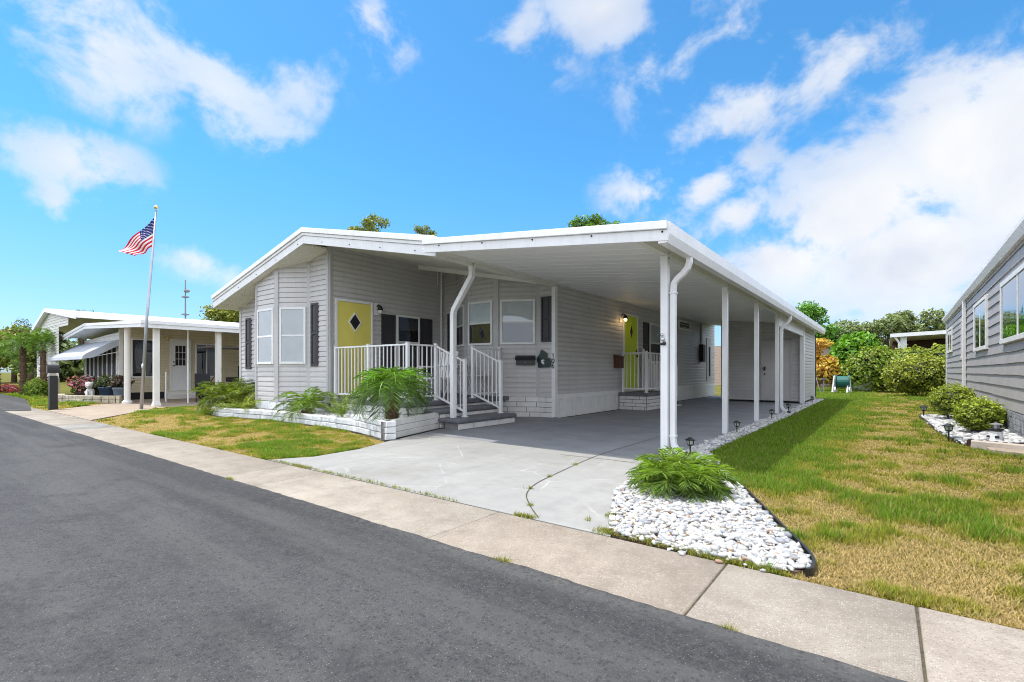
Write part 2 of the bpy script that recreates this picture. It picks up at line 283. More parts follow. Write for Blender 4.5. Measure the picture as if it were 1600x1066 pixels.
# ------------------------------------------------------------------ geometry helpers
W = {}                                   # world matrix of each thing / part
class MB:
    def __init__(s): s.v = []; s.f = []
    def add(s, vs, fs):
        o = len(s.v); s.v += [tuple(x) for x in vs]; s.f += [tuple(i + o for i in q) for q in fs]; return s
    def box(s, x0, x1, y0, y1, z0, z1):
        x0, x1 = sorted((x0, x1)); y0, y1 = sorted((y0, y1)); z0, z1 = sorted((z0, z1))
        return s.add([(x0, y0, z0), (x1, y0, z0), (x1, y1, z0), (x0, y1, z0), (x0, y0, z1), (x1, y0, z1), (x1, y1, z1), (x0, y1, z1)],
                     [(0, 3, 2, 1), (4, 5, 6, 7), (0, 1, 5, 4), (1, 2, 6, 5), (2, 3, 7, 6), (3, 0, 4, 7)])
    def obox(s, o, e, n, a0, a1, n0, n1, z0, z1):       # box in a wall's frame: along e, out along n, up
        P = lambda a, b, z: (o[0] + e[0] * a + n[0] * b, o[1] + e[1] * a + n[1] * b, z)
        return s.add([P(a0, n1, z0), P(a1, n1, z0), P(a1, n0, z0), P(a0, n0, z0), P(a0, n1, z1), P(a1, n1, z1), P(a1, n0, z1), P(a0, n0, z1)],
                     [(0, 3, 2, 1), (4, 5, 6, 7), (0, 1, 5, 4), (1, 2, 6, 5), (2, 3, 7, 6), (3, 0, 4, 7)])
    def prism(s, poly, z0, z1):
        n = len(poly); a = sum(poly[i][0] * poly[(i + 1) % n][1] - poly[(i + 1) % n][0] * poly[i][1] for i in range(n))
        if a < 0: poly = poly[::-1]
        vs = [(x, y, z0) for x, y in poly] + [(x, y, z1) for x, y in poly]
        return s.add(vs, [tuple(range(n - 1, -1, -1)), tuple(range(n, 2 * n))] + [(i, (i + 1) % n, n + (i + 1) % n, n + i) for i in range(n)])
    def hull8(s, lo, hi):                                 # bottom quad, top quad (both counter-clockwise from above)
        return s.add(list(lo) + list(hi), [(3, 2, 1, 0), (4, 5, 6, 7), (0, 1, 5, 4), (1, 2, 6, 5), (2, 3, 7, 6), (3, 0, 4, 7)])
    def tube(s, pts, r, n=8, r2=None, cap=True):
        pts = [Vector(p) for p in pts]; k = len(pts); vs = []
        rs = r if isinstance(r, (list, tuple)) else [r + ((r2 if r2 is not None else r) - r) * i / max(1, k - 1) for i in range(k)]
        ref = None
        for i, p in enumerate(pts):
            t = (pts[min(i + 1, k - 1)] - pts[max(i - 1, 0)]).normalized()
            if ref is None: ref = Vector((1, 0, 0)) if abs(t.x) < .9 else Vector((0, 1, 0))
            a = (ref - t * ref.dot(t)).normalized(); b = t.cross(a); ref = a
            vs += [p + (a * math.cos(2 * PI * j / n) + b * math.sin(2 * PI * j / n)) * rs[i] for j in range(n)]
        fs = [(i * n + j, i * n + (j + 1) % n, (i + 1) * n + (j + 1) % n, (i + 1) * n + j) for i in range(k - 1) for j in range(n)]
        if cap: fs += [tuple(range(n - 1, -1, -1)), tuple(range((k - 1) * n, k * n))]
        return s.add(vs, fs)
    def rtube(s, pts, w, d):                              # rectangular pipe through points that bend in one vertical plane
        pts = [Vector(p) for p in pts]; k = len(pts); vs = []
        for i, p in enumerate(pts):
            t = (pts[min(i + 1, k - 1)] - pts[max(i - 1, 0)]).normalized()
            b = Vector((0, 1, 0)); a = b.cross(t).normalized()
            vs += [p + a * x * w / 2 + b * y * d / 2 for x, y in ((-1, -1), (1, -1), (1, 1), (-1, 1))]
        fs = [(i * 4 + j, i * 4 + (j + 1) % 4, (i + 1) * 4 + (j + 1) % 4, (i + 1) * 4 + j) for i in range(k - 1) for j in range(4)]
        return s.add(vs, fs + [(3, 2, 1, 0), tuple(range((k - 1) * 4, k * 4))])
    def lathe(s, c, prof, n=16):
        vs = []; fs = []
        for r, z in prof: vs += [(c[0] + r * math.cos(2 * PI * j / n), c[1] + r * math.sin(2 * PI * j / n), c[2] + z) for j in range(n)]
        for i in range(len(prof) - 1): fs += [(i * n + j, i * n + (j + 1) % n, (i + 1) * n + (j + 1) % n, (i + 1) * n + j) for j in range(n)]
        fs += [tuple(range(n - 1, -1, -1)), tuple(range((len(prof) - 1) * n, len(prof) * n))]
        return s.add(vs, fs)
    def ball(s, c, r, n=10, sc=(1, 1, 1)):
        k = n // 2 + 1
        prof = [(max(1e-4, math.sin(PI * i / k)), -math.cos(PI * i / k)) for i in range(k + 1)]
        o = len(s.v); s.lathe((0, 0, 0), prof, n)
        for i in range(o, len(s.v)): x, y, z = s.v[i]; s.v[i] = (c[0] + x * r * sc[0], c[1] + y * r * sc[1], c[2] + z * r * sc[2])
        return s
    def siding(s, p0, p1, z0, t0, t1=None, course=.105, out=.021, slope=False):
        # lap siding from plan point p0 to p1 (outside on the right hand), top edge t0 -> t1 may slope
        t1 = t0 if t1 is None else t1
        p0 = Vector((*p0, 0)); p1 = Vector((*p1, 0)); e = (p1 - p0); L = e.length; e /= L; n = Vector((e.y, -e.x, 0))
        bm = bmesh.new(); prof = []; z = z0; top = max(t0, t1)
        while z < top:
            prof += ([(z, out), (z + course * .58, out * .86), (z + course * .999, .001)] if not slope else [(z, out), (z + course * .999, .001)]); z += course
        nx = max(1, int(L / .6)) if slope else 1
        cols = []
        for i in range(nx + 1):
            col = []
            for zz, oo in prof:
                w_ = random.uniform(-.006, .006) if slope and 0 < i < nx else 0
                col.append(bm.verts.new(p0 + e * (L * i / nx) + n * oo + Vector((0, 0, zz + w_))))
            cols.append(col)
        for i in range(nx):
            for k in range(len(prof) - 1): bm.faces.new((cols[i][k], cols[i + 1][k], cols[i + 1][k + 1], cols[i][k + 1]))
        d = Vector((e.x * L, e.y * L, t1 - t0)).normalized(); no = n.cross(d); no = no if no.z > 0 else -no
        bmesh.ops.bisect_plane(bm, geom=bm.verts[:] + bm.edges[:] + bm.faces[:], plane_co=p0 + Vector((0, 0, t0)), plane_no=no, clear_outer=True)
        bm.verts.index_update(); s.add([v.co for v in bm.verts], [[v.index for v in f.verts] for f in bm.faces]); bm.free(); return s
    def bricks(s, o, e, n, L, z0, z1, rows, bl, gap=.008, out=.02, jit=.3, bev=0):
        h = (z1 - z0) / rows
        for r in range(rows):
            a = -bl * (.5 if r % 2 else 0)
            while a < L:
                b = a + bl * random.uniform(1 - jit, 1 + jit); x0 = max(0, a); x1 = min(L, b)
                if x1 - x0 > .02:
                    oo = out * random.uniform(.7, 1.1)
                    s.obox(o, e, n, x0 + gap / 2, x1 - gap / 2, -.01, oo, z0 + r * h + gap / 2, z0 + (r + 1) * h - gap / 2)
                a = b
        return s
    def mesh(s, name, inv, m, smooth=False):
        me = bpy.data.meshes.new(name); me.from_pydata([inv @ Vector(v) for v in s.v] if inv is not None else s.v, [], s.f)
        me.materials.append(M[m])
        if smooth: me.polygons.foreach_set('use_smooth', [True] * len(me.polygons))
        me.update(); return me
def finish(o, bev, smooth):
    if bev:
        b = o.modifiers.new('bevel', 'BEVEL'); b.width = bev; b.segments = 2; b.limit_method = 'ANGLE'; b.angle_limit = R(40)
def tag(o, label=None, cat=None, group=None, kind=None):
    for k, v in (('label', label), ('category', cat), ('group', group), ('kind', kind)):
        if v: o[k] = v
    return o
def thing(name, label, cat, loc=(0, 0, 0), rz=0, group=None):
    o = bpy.data.objects.new(name, None); COL.objects.link(o); o.location = loc; o.rotation_euler = (0, 0, rz); o.empty_display_size = .1
    W[o] = Matrix.Translation(loc) @ Matrix.Rotation(rz, 4, 'Z'); return tag(o, label, cat, group)
def part(mb, name, m, parent, bev=0, smooth=False, label=None, local=False):
    w = W[parent]; me = mb.mesh(name, None if local else w.inverted(), m, smooth)
    o = bpy.data.objects.new(name, me); COL.objects.link(o); o.parent = parent; W[o] = w.copy(); finish(o, bev, smooth)
    if label: o['label'] = label
    return o
def solo(mb, name, m, label, cat, loc=None, group=None, kind=None, bev=0, smooth=False):
    if loc is None:
        a = np.array(mb.v); loc = (float(a[:, 0].mean()), float(a[:, 1].mean()), float(a[:, 2].min()))
    if kind == 'structure': loc = (0, 0, 0)
    w = Matrix.Translation(loc); o = bpy.data.objects.new(name, mb.mesh(name, w.inverted(), m, smooth)); COL.objects.link(o); o.location = loc; W[o] = w; finish(o, bev, smooth)
    return tag(o, label, cat, group, kind)
def npmesh(name, V, F, m, col=None, smooth=False):
    V = np.asarray(V, dtype=np.float32); F = np.asarray(F, dtype=np.int32); k = F.shape[1]
    me = bpy.data.meshes.new(name); me.vertices.add(len(V)); me.vertices.foreach_set('co', V.ravel())
    me.loops.add(F.size); me.loops.foreach_set('vertex_index', F.ravel())
    me.polygons.add(len(F)); me.polygons.foreach_set('loop_start', np.arange(0, F.size, k, dtype=np.int32))
    try: me.polygons.foreach_set('loop_total', np.full(len(F), k, dtype=np.int32))
    except Exception: pass
    if smooth: me.polygons.foreach_set('use_smooth', np.ones(len(F), dtype=bool))
    if col is not None:
        a = me.color_attributes.new('Col', 'FLOAT_COLOR', 'POINT'); c = np.ones((len(V), 4), dtype=np.float32); c[:, :3] = col; a.data.foreach_set('color', c.ravel())
    me.materials.append(M[m]); me.update(calc_edges=True); me.validate(); return me
def link(me, name, parent=None, loc=(0, 0, 0)):
    o = bpy.data.objects.new(name, me); COL.objects.link(o)
    if parent is not None: o.parent = parent; W[o] = W[parent].copy()
    else: o.location = loc; W[o] = Matrix.Translation(loc)
    return o
def copy_tree(o, loc=None, label=None, rz=None, scale=None, parent=None):
    c = o.copy(); COL.objects.link(c); c.parent = parent
    if loc is not None: c.location = loc
    if rz is not None: c.rotation_euler.z = rz
    if scale is not None: c.scale = scale
    if label: c['label'] = label
    for ch in list(o.children): copy_tree(ch, parent=c)
    return c
def pip(poly, P):
    x, y = P[:, 0], P[:, 1]; ins = np.zeros(len(P), bool); n = len(poly)
    for i in range(n):
        x0, y0 = poly[i]; x1, y1 = poly[(i + 1) % n]
        if y0 == y1: continue
        ins ^= ((y0 > y) != (y1 > y)) & (x < (x1 - x0) * (y - y0) / (y1 - y0) + x0)
    return ins
_lat = rng.random((256, 256))
def vnoise(x, y):
    xi = np.floor(x).astype(int); yi = np.floor(y).astype(int); fx = x - xi; fy = y - yi; fx = fx * fx * (3 - 2 * fx); fy = fy * fy * (3 - 2 * fy)
    g = lambda a, b: _lat[a % 256, b % 256]
    return (g(xi, yi) * (1 - fx) + g(xi + 1, yi) * fx) * (1 - fy) + (g(xi, yi + 1) * (1 - fx) + g(xi + 1, yi + 1) * fx) * fy
def fbm(x, y): return (vnoise(x, y) + .5 * vnoise(x * 2.1 + 7, y * 2.1 + 3) + .25 * vnoise(x * 4.3 + 1, y * 4.3 + 9)) / 1.75

# a window: frame > pane, blind, all proud of the siding
def window(parent, o, e, n, a0, a1, z0, z1, fm='white_trim', mid=True, blind='upper', vert=False, fw=.045, name='window', grid=None):
    mb = MB(); d0, d1 = .002, .052
    mb.obox(o, e, n, a0, a0 + fw, d0, d1, z0, z1).obox(o, e, n, a1 - fw, a1, d0, d1, z0, z1)
    mb.obox(o, e, n, a0 + fw, a1 - fw, d0, d1, z1 - fw, z1).obox(o, e, n, a0 + fw, a1 - fw, d0, d1 + .012, z0, z0 + fw)
    zm = (z0 + z1) / 2; am = (a0 + a1) / 2
    if mid: mb.obox(o, e, n, a0 + fw, a1 - fw, d0, d1 - .006, zm - .018, zm + .018)
    if vert: mb.obox(o, e, n, am - .018, am + .018, d0, d1 - .006, z0 + fw, z1 - fw)
    f = part(mb, name, fm, parent, bev=.004)
    b = MB().obox(o, e, n, a0 + fw * .5, a1 - fw * .5, .0225, .0245, z0 + fw * .5, z1 - fw * .5); part(b, 'backing', 'dark', f)
    if blind:
        mb = MB(); zz0 = {'upper': zm + .02, 'full': z0 + fw, 'most': z0 + (z1 - z0) * .3}[blind]
        if vert: mb.obox(o, e, n, a0 + fw, am, .026, .028, z0 + fw, z1 - fw)
        else:
            k = int((z1 - fw - zz0) / .028)
            for i in range(k):
                z = zz0 + (z1 - fw - zz0) * i / k; h = (z1 - fw - zz0) / k
                P = lambda a, q, zt: (o[0] + e[0] * a + n[0] * q, o[1] + e[1] * a + n[1] * q, zt)
                mb.add([P(a0 + fw, .0265, z), P(a1 - fw, .0265, z), P(a1 - fw, .033, z + h * 1.0), P(a0 + fw, .033, z + h * 1.0)], [(0, 1, 2, 3)])
        part(mb, 'blind', 'blind', f)
    g = MB(); q = .038
    P = lambda a, z: (o[0] + e[0] * a + n[0] * q, o[1] + e[1] * a + n[1] * q, z)
    g.add([P(a0 + fw * .6, z0 + fw * .6), P(a1 - fw * .6, z0 + fw * .6), P(a1 - fw * .6, z1 - fw * .6), P(a0 + fw * .6, z1 - fw * .6)], [(0, 1, 2, 3)]); part(g, 'pane', 'glass', f)
    return f
def shutter(parent, o, e, n, a0, a1, z0, z1):
    mb = MB(); s = .045; zm = z0 + (z1 - z0) * .52
    mb.obox(o, e, n, a0, a0 + s, .004, .04, z0, z1).obox(o, e, n, a1 - s, a1, .004, .04, z0, z1)
    for a, b in ((z0, z0 + s), (zm - s / 2, zm + s / 2), (z1 - s, z1)): mb.obox(o, e, n, a0 + s, a1 - s, .004, .04, a, b)
    for a, b in ((z0 + s, zm - s / 2), (zm + s / 2, z1 - s)):
        mb.obox(o, e, n, a0 + s, a1 - s, .004, .022, a, b)
        if a1 - a0 > .18: mb.obox(o, e, n, a0 + s + .03, a1 - s - .03, .02, .033, a + .03, b - .03)
    return part(mb, 'shutter', 'shutter', parent, bev=.004)
def frame_of(p0, p1):
    p0 = Vector((*p0, 0)); p1 = Vector((*p1, 0)); e = (p1 - p0); L = e.length; e /= L
    return p0, e, Vector((e.y, -e.x, 0)), L
EX, NXm = Vector((1, 0, 0)), Vector((0, -1, 0))           # street-facing walls
EY, NYp = Vector((0, 1, 0)), Vector((1, 0, 0))            # walls facing +X

# ------------------------------------------------------------------ ground, road, pavement, driveway
solo(MB().add([(-500, -300, -.02), (500, -300, -.02), (500, 700, -.02), (-500, 700, -.02)], [(0, 1, 2, 3)]), 'ground', 'lawn', 'yellow green lawn ground running back between the homes', None, kind='structure')
# road sheet with an uneven asphalt edge lapping the pavement
mb = MB(); xs = np.concatenate([np.arange(-60, -19, 1.), np.arange(-19, 8, .04), np.arange(8, 61, 1.)])
ye = 2.0 + .007 * (vnoise(xs * 9, xs * 0 + 3.3) - .5) * 2 + .006 * (vnoise(xs * 2.2, xs * 0 + 8.1) - .5) * 2 + .006 * (vnoise(xs * 31, xs * 0 + 1.1) - .5) * 2
vs = []; 
for x, y in zip(xs, ye): vs += [(x, -7, .012), (x, float(y), .012), (x, float(y) + .006, -.01)]
fs = []
for i in range(len(xs) - 1): a = 3 * i; fs += [(a, a + 3, a + 4, a + 1), (a + 1, a + 4, a + 5, a + 2)]
solo(mb.add(vs, fs), 'road', 'asphalt', 'dark speckled asphalt street in the foreground', None, kind='structure')
solo(MB().prism([(-17.4, 2.02), (-17.1, 2.45), (-18.2, 2.6), (-24, 3.3), (-40, 3.6), (-40, 2.02)], -.03, .016), 'side_road', 'asphalt', 'asphalt side lane beyond the mailbox pillar', None, kind='structure')
# pavement slabs
seams = [-40, -36, -32, -28, -24, -20.5, -17.6, -15.2, -13.4, -12.0, -10.95, -8.2, -5.0, -4.37, -2.18, -.66, .10, 1.7, 3.4, 5.1, 6.8, 9, 12, 16, 22, 30]
V, F, C = [], [], []
for a, b in zip(seams[:-1], seams[1:]):
    t = random.uniform(.92, 1.06); col = (t, t, t)
    if abs(a + 12.0) < .01: col = (.80, .90, 1.0)
    if abs(a + .66) < .01: col = (.92, .92, .93)
    if a == .10: col = (1.06, 1.04, 1.05)
    if a == -2.18: col = (.93, .9, .88)
    g = .005; o = len(V); z = .004; q = .005
    V += [(a + g, 1.93, -.05), (b - g, 1.93, -.05), (b - g, 2.70, -.05), (a + g, 2.70, -.05), (a + g, 1.93, z - .008), (b - g, 1.93, z - .008), (b - g, 2.70, z - .008), (a + g, 2.70, z - .008),
          (a + g + q, 1.94, z), (b - g - q, 1.94, z), (b - g - q, 2.69, z), (a + g + q, 2.69, z)]
    F += [[i + o for i in f] for f in ((0, 1, 5, 4), (1, 2, 6, 5), (2, 3, 7, 6), (3, 0, 4, 7), (4, 5, 9, 8), (5, 6, 10, 9), (6, 7, 11, 10), (7, 4, 8, 11), (8, 9, 10, 11))]
    C += [col] * 12
tag(link(npmesh('pavement', V, F, 'pavement', np.array(C)), 'pavement'), 'beige exposed aggregate pavement slabs along the street', kind='structure')
solo(MB().box(-40, 30, 1.95, 2.71, -.04, -.006), 'pavement_joint', 'joint', 'dark dirt in the joints between pavement slabs', None, kind='structure')
DRIVE = [(-5.55, 2.72), (-5.32, 3.15), (-5.38, 3.8), (-5.66, 4.5), (-6.27, 6.4), (-7.2, 6.5), (-7.2, 9.2), (-5.5, 9.2), (-5.5, 21), (-1.99, 21), (-1.99, 5.3), (-1.9, 4.3), (-1.83, 3.86), (-1.5, 3.08), (-1.33, 2.72)]
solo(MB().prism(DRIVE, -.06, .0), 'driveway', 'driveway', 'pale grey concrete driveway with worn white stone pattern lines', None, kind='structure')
# curved joint and a cross joint in the driveway
def ribbon(pts, w, z):
    mb = MB(); vs = []; k = len(pts)
    for i, p in enumerate(pts):
        a = Vector(pts[max(0, i - 1)]); b = Vector(pts[min(k - 1, i + 1)]); t = (b - a).normalized(); n = Vector((-t.y, t.x)); ww = w * random.uniform(.75, 1.25)
        vs += [(p[0] + n.x * ww / 2, p[1] + n.y * ww / 2, z), (p[0] - n.x * ww / 2, p[1] - n.y * ww / 2, z)]
    return mb.add(vs, [(2 * i, 2 * i + 1, 2 * i + 3, 2 * i + 2) for i in range(k - 1)])
def smooth_path(pts, n=12):
    out = []; k = len(pts)
    for i in range(k - 1):
        p0, p1, p2, p3 = [Vector(pts[min(max(j, 0), k - 1)]) for j in (i - 1, i, i + 1, i + 2)]
        for t in np.linspace(0, 1, n, endpoint=False):
            out.append(.5 * ((2 * p1) + (p2 - p0) * t + (2 * p0 - 5 * p1 + 4 * p2 - p3) * t * t + (3 * p1 - p0 - 3 * p2 + p3) * t ** 3))
    return out + [Vector(pts[-1])]
def gp(u, v, z=0.):                        # a spot on level ground seen at (u, v) in the photo
    d = FPX * (1 - z) / (v - 580); p = CAM + FW * d + RT * ((u - 800) / FPX * d); return (p.x, p.y)
JP = smooth_path([gp(841, 809), gp(828, 790), gp(823, 772), gp(838, 756), gp(870, 740), gp(905, 724), gp(940, 710), gp(985, 696), gp(1040, 680)])
solo(ribbon(JP, .009, .004), 'driveway_joint', 'joint', 'dark curved joint across the driveway', None, kind='structure')
solo(ribbon([(x, 5.0 + .05 * math.sin(x * 2.)) for x in np.linspace(-3.1, -1.95, 20)], .012, .004), 'driveway_crack', 'joint', 'thin crack across the driveway edge by the pebble bed', None, kind='structure')
solo(MB().prism([(-12.9, 2.72), (-15.4, 4.5), (-15.9, 6), (-16.2, 12), (-21.0, 12), (-21.0, 5.3), (-18.8, 4.95), (-18.9, 4.3), (-16.9, 2.72)], -.05, .002), 'neighbour_driveway', 'neighbour_concrete', 'pinkish beige concrete path and carport floor of the cream home', None, kind='structure')

# ------------------------------------------------------------------ the grey mobile home
RX, RZ = -8.95, 3.76                                        # ridge
XL, XR = -13.05, -5.30                                     # eaves
zl = lambda x: RZ - (RX - x) * .227 if x < RX else RZ - (x - RX) * .211
YF, YB = 5.1, 20.9
und = lambda x: zl(x) - (.29 if x < RX - .2 else .205)
home = thing('mobile_home', 'grey vinyl sided mobile home with white gable roof and yellow porch door', 'house', (-9.28, 5.65, 0))
H = home
# roof slab in two slopes
mb = MB()
for a, b in ((XL, RX), (RX, XR)):
    mb.hull8([(a, YF, zl(a) - .09), (b, YF, zl(b) - .09), (b, YB, zl(b) - .09), (a, YB, zl(a) - .09)], [(a, YF, zl(a)), (b, YF, zl(b)), (b, YB, zl(b)), (a, YB, zl(a))])
part(mb, 'roof', 'roof', H)
# fascia in three stepped strips
def strip(mb, y0, y1, d0, d1):
    for a, b in ((XL, RX), (RX, XR)):
        mb.hull8([(a, y0, zl(a) - d1), (b, y0, zl(b) - d1), (b, y1, zl(b) - d1), (a, y1, zl(a) - d1)], [(a, y0, zl(a) - d0), (b, y0, zl(b) - d0), (b, y1, zl(b) - d0), (a, y1, zl(a) - d0)])
    return mb
part(strip(MB(), YF - .075, YF - .001, -.008, .085), 'drip_edge', 'white', H, bev=.006)
part(strip(strip(MB(), YF - .05, YF - .001, .087, .14), YF - .03, YF - .001, .142, .295), 'fascia', 'white', H, bev=.005)
for i in range(9): x = XL + .5 + i * .85; part(MB().ball((x, YF - .034, zl(x) - .235), .010, 6), 'nail', 'dark', H)
# soffit and porch ceiling under the roof
mb = MB()
for a, b, q in ((XL + .02, -9.005, .29), (-9.005, RX, .205), (RX, XR - .01, .205)):
    mb.hull8([(a, YF, zl(a) - q), (b, YF, zl(b) - q), (b, 8.95, zl(b) - q), (a, 8.95, zl(a) - q)], [(a, YF, zl(a) - q + .04), (b, YF, zl(b) - q + .04), (b, 8.95, zl(b) - q + .04), (a, 8.95, zl(a) - q + .04)])
k = 0
y = YF + .1
while y < 5.7:                                             # grooves read as thin ribs
    for a, b in ((XL + .02, RX),):
        mb.hull8([(a, y, zl(a) - .294), (b, y, zl(b) - .294), (b, y + .012, zl(b) - .294), (a, y + .012, zl(a) - .294)], [(a, y, zl(a) - .284), (b, y, zl(b) - .284), (b, y + .012, zl(b) - .284), (a, y + .012, zl(a) - .284)])
    y += .07
part(mb, 'soffit', 'soffit', H)
part(MB().box(XL, XL + .04, YF, YB, zl(XL) - .3, zl(XL) - .092), 'gutter', 'white', H, bev=.004)
# walls: left module
Z0 = .36
LB = [(-12.88, 5.65), (-12.0, 5.65), (-11.2, 5.25), (-10.31, 5.25), (-9.70, 5.63), (-9.0, 5.65)]
for i in range(5):
    a, b = LB[i], LB[i + 1]; part(MB().siding(a, b, Z0, und(a[0]) + .03, und(b[0]) + .03), 'wall', 'siding', H)
part(MB().siding((-12.88, YB - .2), (-12.88, 5.65), Z0, und(-12.88) + .03), 'wall', 'siding', H)
part(MB().siding((-9.0, 5.65), (-9.0, 8.87), .45, und(-9.0) + .03), 'wall', 'siding', H, label='grey siding wall beside the porch, in shade')
RB = [(-9.0, 8.87), (-8.5, 8.85), (-7.70, 8.33), (-6.80, 8.33), (-6.0, 8.82), (-5.62, 8.82)]
for i in range(5):
    a, b = RB[i], RB[i + 1]; part(MB().siding(a, b, .44, und(a[0]) + .03, und(b[0]) + .03), 'wall', 'siding', H)
part(MB().siding((-5.6, 8.82), (-5.6, YB), .50, 2.86), 'wall', 'siding', H, label='long grey siding wall under the carport')
part(MB().siding((-5.62, YB), (-12.88, YB), .36, 3.0), 'wall', 'siding', H, label='rear grey siding wall')
# trim boards
def vtrim(p, e, n, w, z0, z1, d=.03): part(MB().obox(p, e, n, -w / 2, w / 2, -.02, d, z0, z1), 'corner_trim', 'trim', H, bev=.004)
for i, (p, w) in enumerate(zip(LB, (.10, .13, .11, .11, .10, .12))):
    a = LB[max(0, i - 1)]; b = LB[min(5, i + 1)]; _, e, n, _ = frame_of(a, b); vtrim((p[0], p[1], 0), e, n, w, Z0 - .02, und(p[0]) + .02)
part(MB().box(-9.02, -8.968, 5.60, 5.72, Z0 - .02, und(-9.0) + .02), 'corner_trim', 'trim', H, bev=.004)
for i, (p, w) in enumerate(zip(RB, (.05, .10, .12, .12, .12, .09))):
    a = RB[max(0, i - 1)]; b = RB[min(5, i + 1)]; _, e, n, _ = frame_of(a, b); vtrim((p[0], p[1], 0), e, n, w, .45, und(p[0]) + .02)
part(MB().box(-5.66, -5.57, 8.78, 8.88, 0.02, 2.82), 'corner_post', 'white_trim', H, bev=.005)
# sloping white header where porch ceiling meets the bay wall
mb = MB()
for (a, b) in (((-8.97, 8.0), (-5.66, 8.40)),):
    mb.hull8([(a[0], a[1], und(a[0]) - .10), (b[0], b[1], und(b[0]) - .07), (b[0], b[1] + .06, und(b[0]) - .07), (a[0], a[1] + .06, und(a[0]) - .10)],
             [(a[0], a[1], und(a[0]) + .01), (b[0], b[1], und(b[0]) + .01), (b[0], b[1] + .06, und(b[0]) + .01), (a[0], a[1] + .06, und(a[0]) + .01)])
part(mb, 'ceiling_header', 'white_trim', H, bev=.004)
part(MB().tube([(-8.93, 8.74, .52), (-8.93, 8.74, und(-8.93))], .022, 8).tube([(-8.83, 8.52, und(-8.83) - .42), (-8.83, 8.52, und(-8.83))], .01, 6), 'conduit', 'white_trim', H)
# skirting: white ribbed panel along the carport, brick under the bay, block under the left module
mb = MB().box(-5.6, -5.575, 8.88, YB, .40, .50)
y = 8.9
while y < YB:
    mb.box(-5.62, -5.585, y, y + .072, 0, .40); mb.box(-5.64, -5.6, y + .072, y + .09, 0, .40); y += .09
part(mb, 'skirting', 'white_trim', H)
mb = MB(); mm = MB()
for i in range(1, 5):
    o, e, n, L = frame_of(RB[i], RB[i + 1]); mb.bricks(o, e, n, L, 0.0, .44, 4, .40, .012, .022, .15); mm.obox(o, e, n, 0, L, -.05, .006, 0, .44)
bb = part(mb, 'brick_base', 'brick_white', H, bev=.004); part(mm, 'mortar', 'mortar', bb)
mb = MB(); mm = MB()
for i in range(5):
    o, e, n, L = frame_of(LB[i], LB[i + 1]); mb.bricks(o, e, n, L, .0, .35, 2, .42, .01, .03, .15); mm.obox(o, e, n, 0, L, -.05, .008, 0, .355)
bb = part(mb, 'block_base', 'block_white', H, bev=.006); part(mm, 'mortar', 'mortar', bb)
# windows and shutters, left bay
o, e, n, L = frame_of(LB[2], LB[3]); window(H, o, e, n, .09, L - .09, 1.15, 2.35, blind='full')
o, e, n, L = frame_of(LB[3], LB[4]); window(H, o, e, n, .08, L - .06, 1.15, 2.35, blind='full')
o, e, n, L = frame_of(LB[1], LB[2]); window(H, o, e, n, .09, L - .09, 1.15, 2.35, blind='full')
o, e, n, L = frame_of(LB[4], LB[5]); shutter(H, o, e, n, .10, .36, 1.10, 2.42)
o, e, n, L = frame_of(LB[0], LB[1]); shutter(H, o, e, n, .30, .58, 1.05, 2.30)
# porch wall: yellow door, window between shutters
def door(parent, o, e, n, a0, a1, z0, z1, m, knob_right=True, dz=.62, dia=(.13, .17), lite='diamond'):
    mb = MB(); f = .05
    mb.obox(o, e, n, a0 - f, a0, .0, .045, z0, z1 + f).obox(o, e, n, a1, a1 + f, .0, .045, z0, z1 + f).obox(o, e, n, a0, a1, .0, .045, z1, z1 + f)
    d = part(MB().obox(o, e, n, a0 + .004, a1 - .004, .006, .03, z0, z1 - .004), 'door', m, parent, bev=.003)
    part(mb, 'door_frame', 'white_trim', d, bev=.004)
    c = (a0 + a1) / 2; zc = z0 + (z1 - z0) * .79; P = lambda a, q, z: (o[0] + e[0] * a + n[0] * q, o[1] + e[1] * a + n[1] * q, z)
    ww, hh = dia; t = 1.22
    if lite:
        q = MB(); q.add([P(c, .043, zc - hh), P(c + ww, .043, zc), P(c, .043, zc + hh), P(c - ww, .043, zc), P(c, .028, zc - hh), P(c + ww, .028, zc), P(c, .028, zc + hh), P(c - ww, .028, zc)], [(0, 1, 2, 3), (0, 4, 5, 1), (1, 5, 6, 2), (2, 6, 7, 3), (3, 7, 4, 0)])
        fr = MB(); ring = [(0, -hh), (ww, 0), (0, hh), (-ww, 0)]
        for i in range(4):
            a, b = ring[i], ring[(i + 1) % 4]
            fr.add([P(c + a[0] * s, q_, zc + a[1] * s) for q_ in (.028, .05) for s in (1, t)] + [P(c + b[0] * s, q_, zc + b[1] * s) for q_ in (.028, .05) for s in (1, t)], [(2, 6, 7, 3), (1, 3, 7, 5), (0, 4, 6, 2)])
        part(q, 'diamond_window', 'black', d); part(fr, 'window_trim', 'white_trim' if m == 'door_yellow' else m, d)
    k = a1 - .07 if knob_right else a0 + .07
    part(MB().ball(P(k, .075, z0 + .92), .03, 8).tube([P(k, .03, z0 + .92), P(k, .075, z0 + .92)], .013, 6), 'knob', 'black', d, smooth=True); part(MB().tube([P(k, .03, z0 + 1.06), P(k, .05, z0 + 1.06)], .026, 8), 'lock', 'black', d)
    return d
oP = Vector((-9.0, 5.65, 0))
door(H, oP, EY, NYp, .17, 1.00, .48, 2.45, 'door_yellow')
shutter(H, oP, EY, NYp, 1.28, 1.67, .95, 2.28)
window(H, oP, EY, NYp, 1.70, 2.40, 1.05, 2.30, blind=None)
shutter(H, oP, EY, NYp, 2.43, 2.82, .95, 2.28)
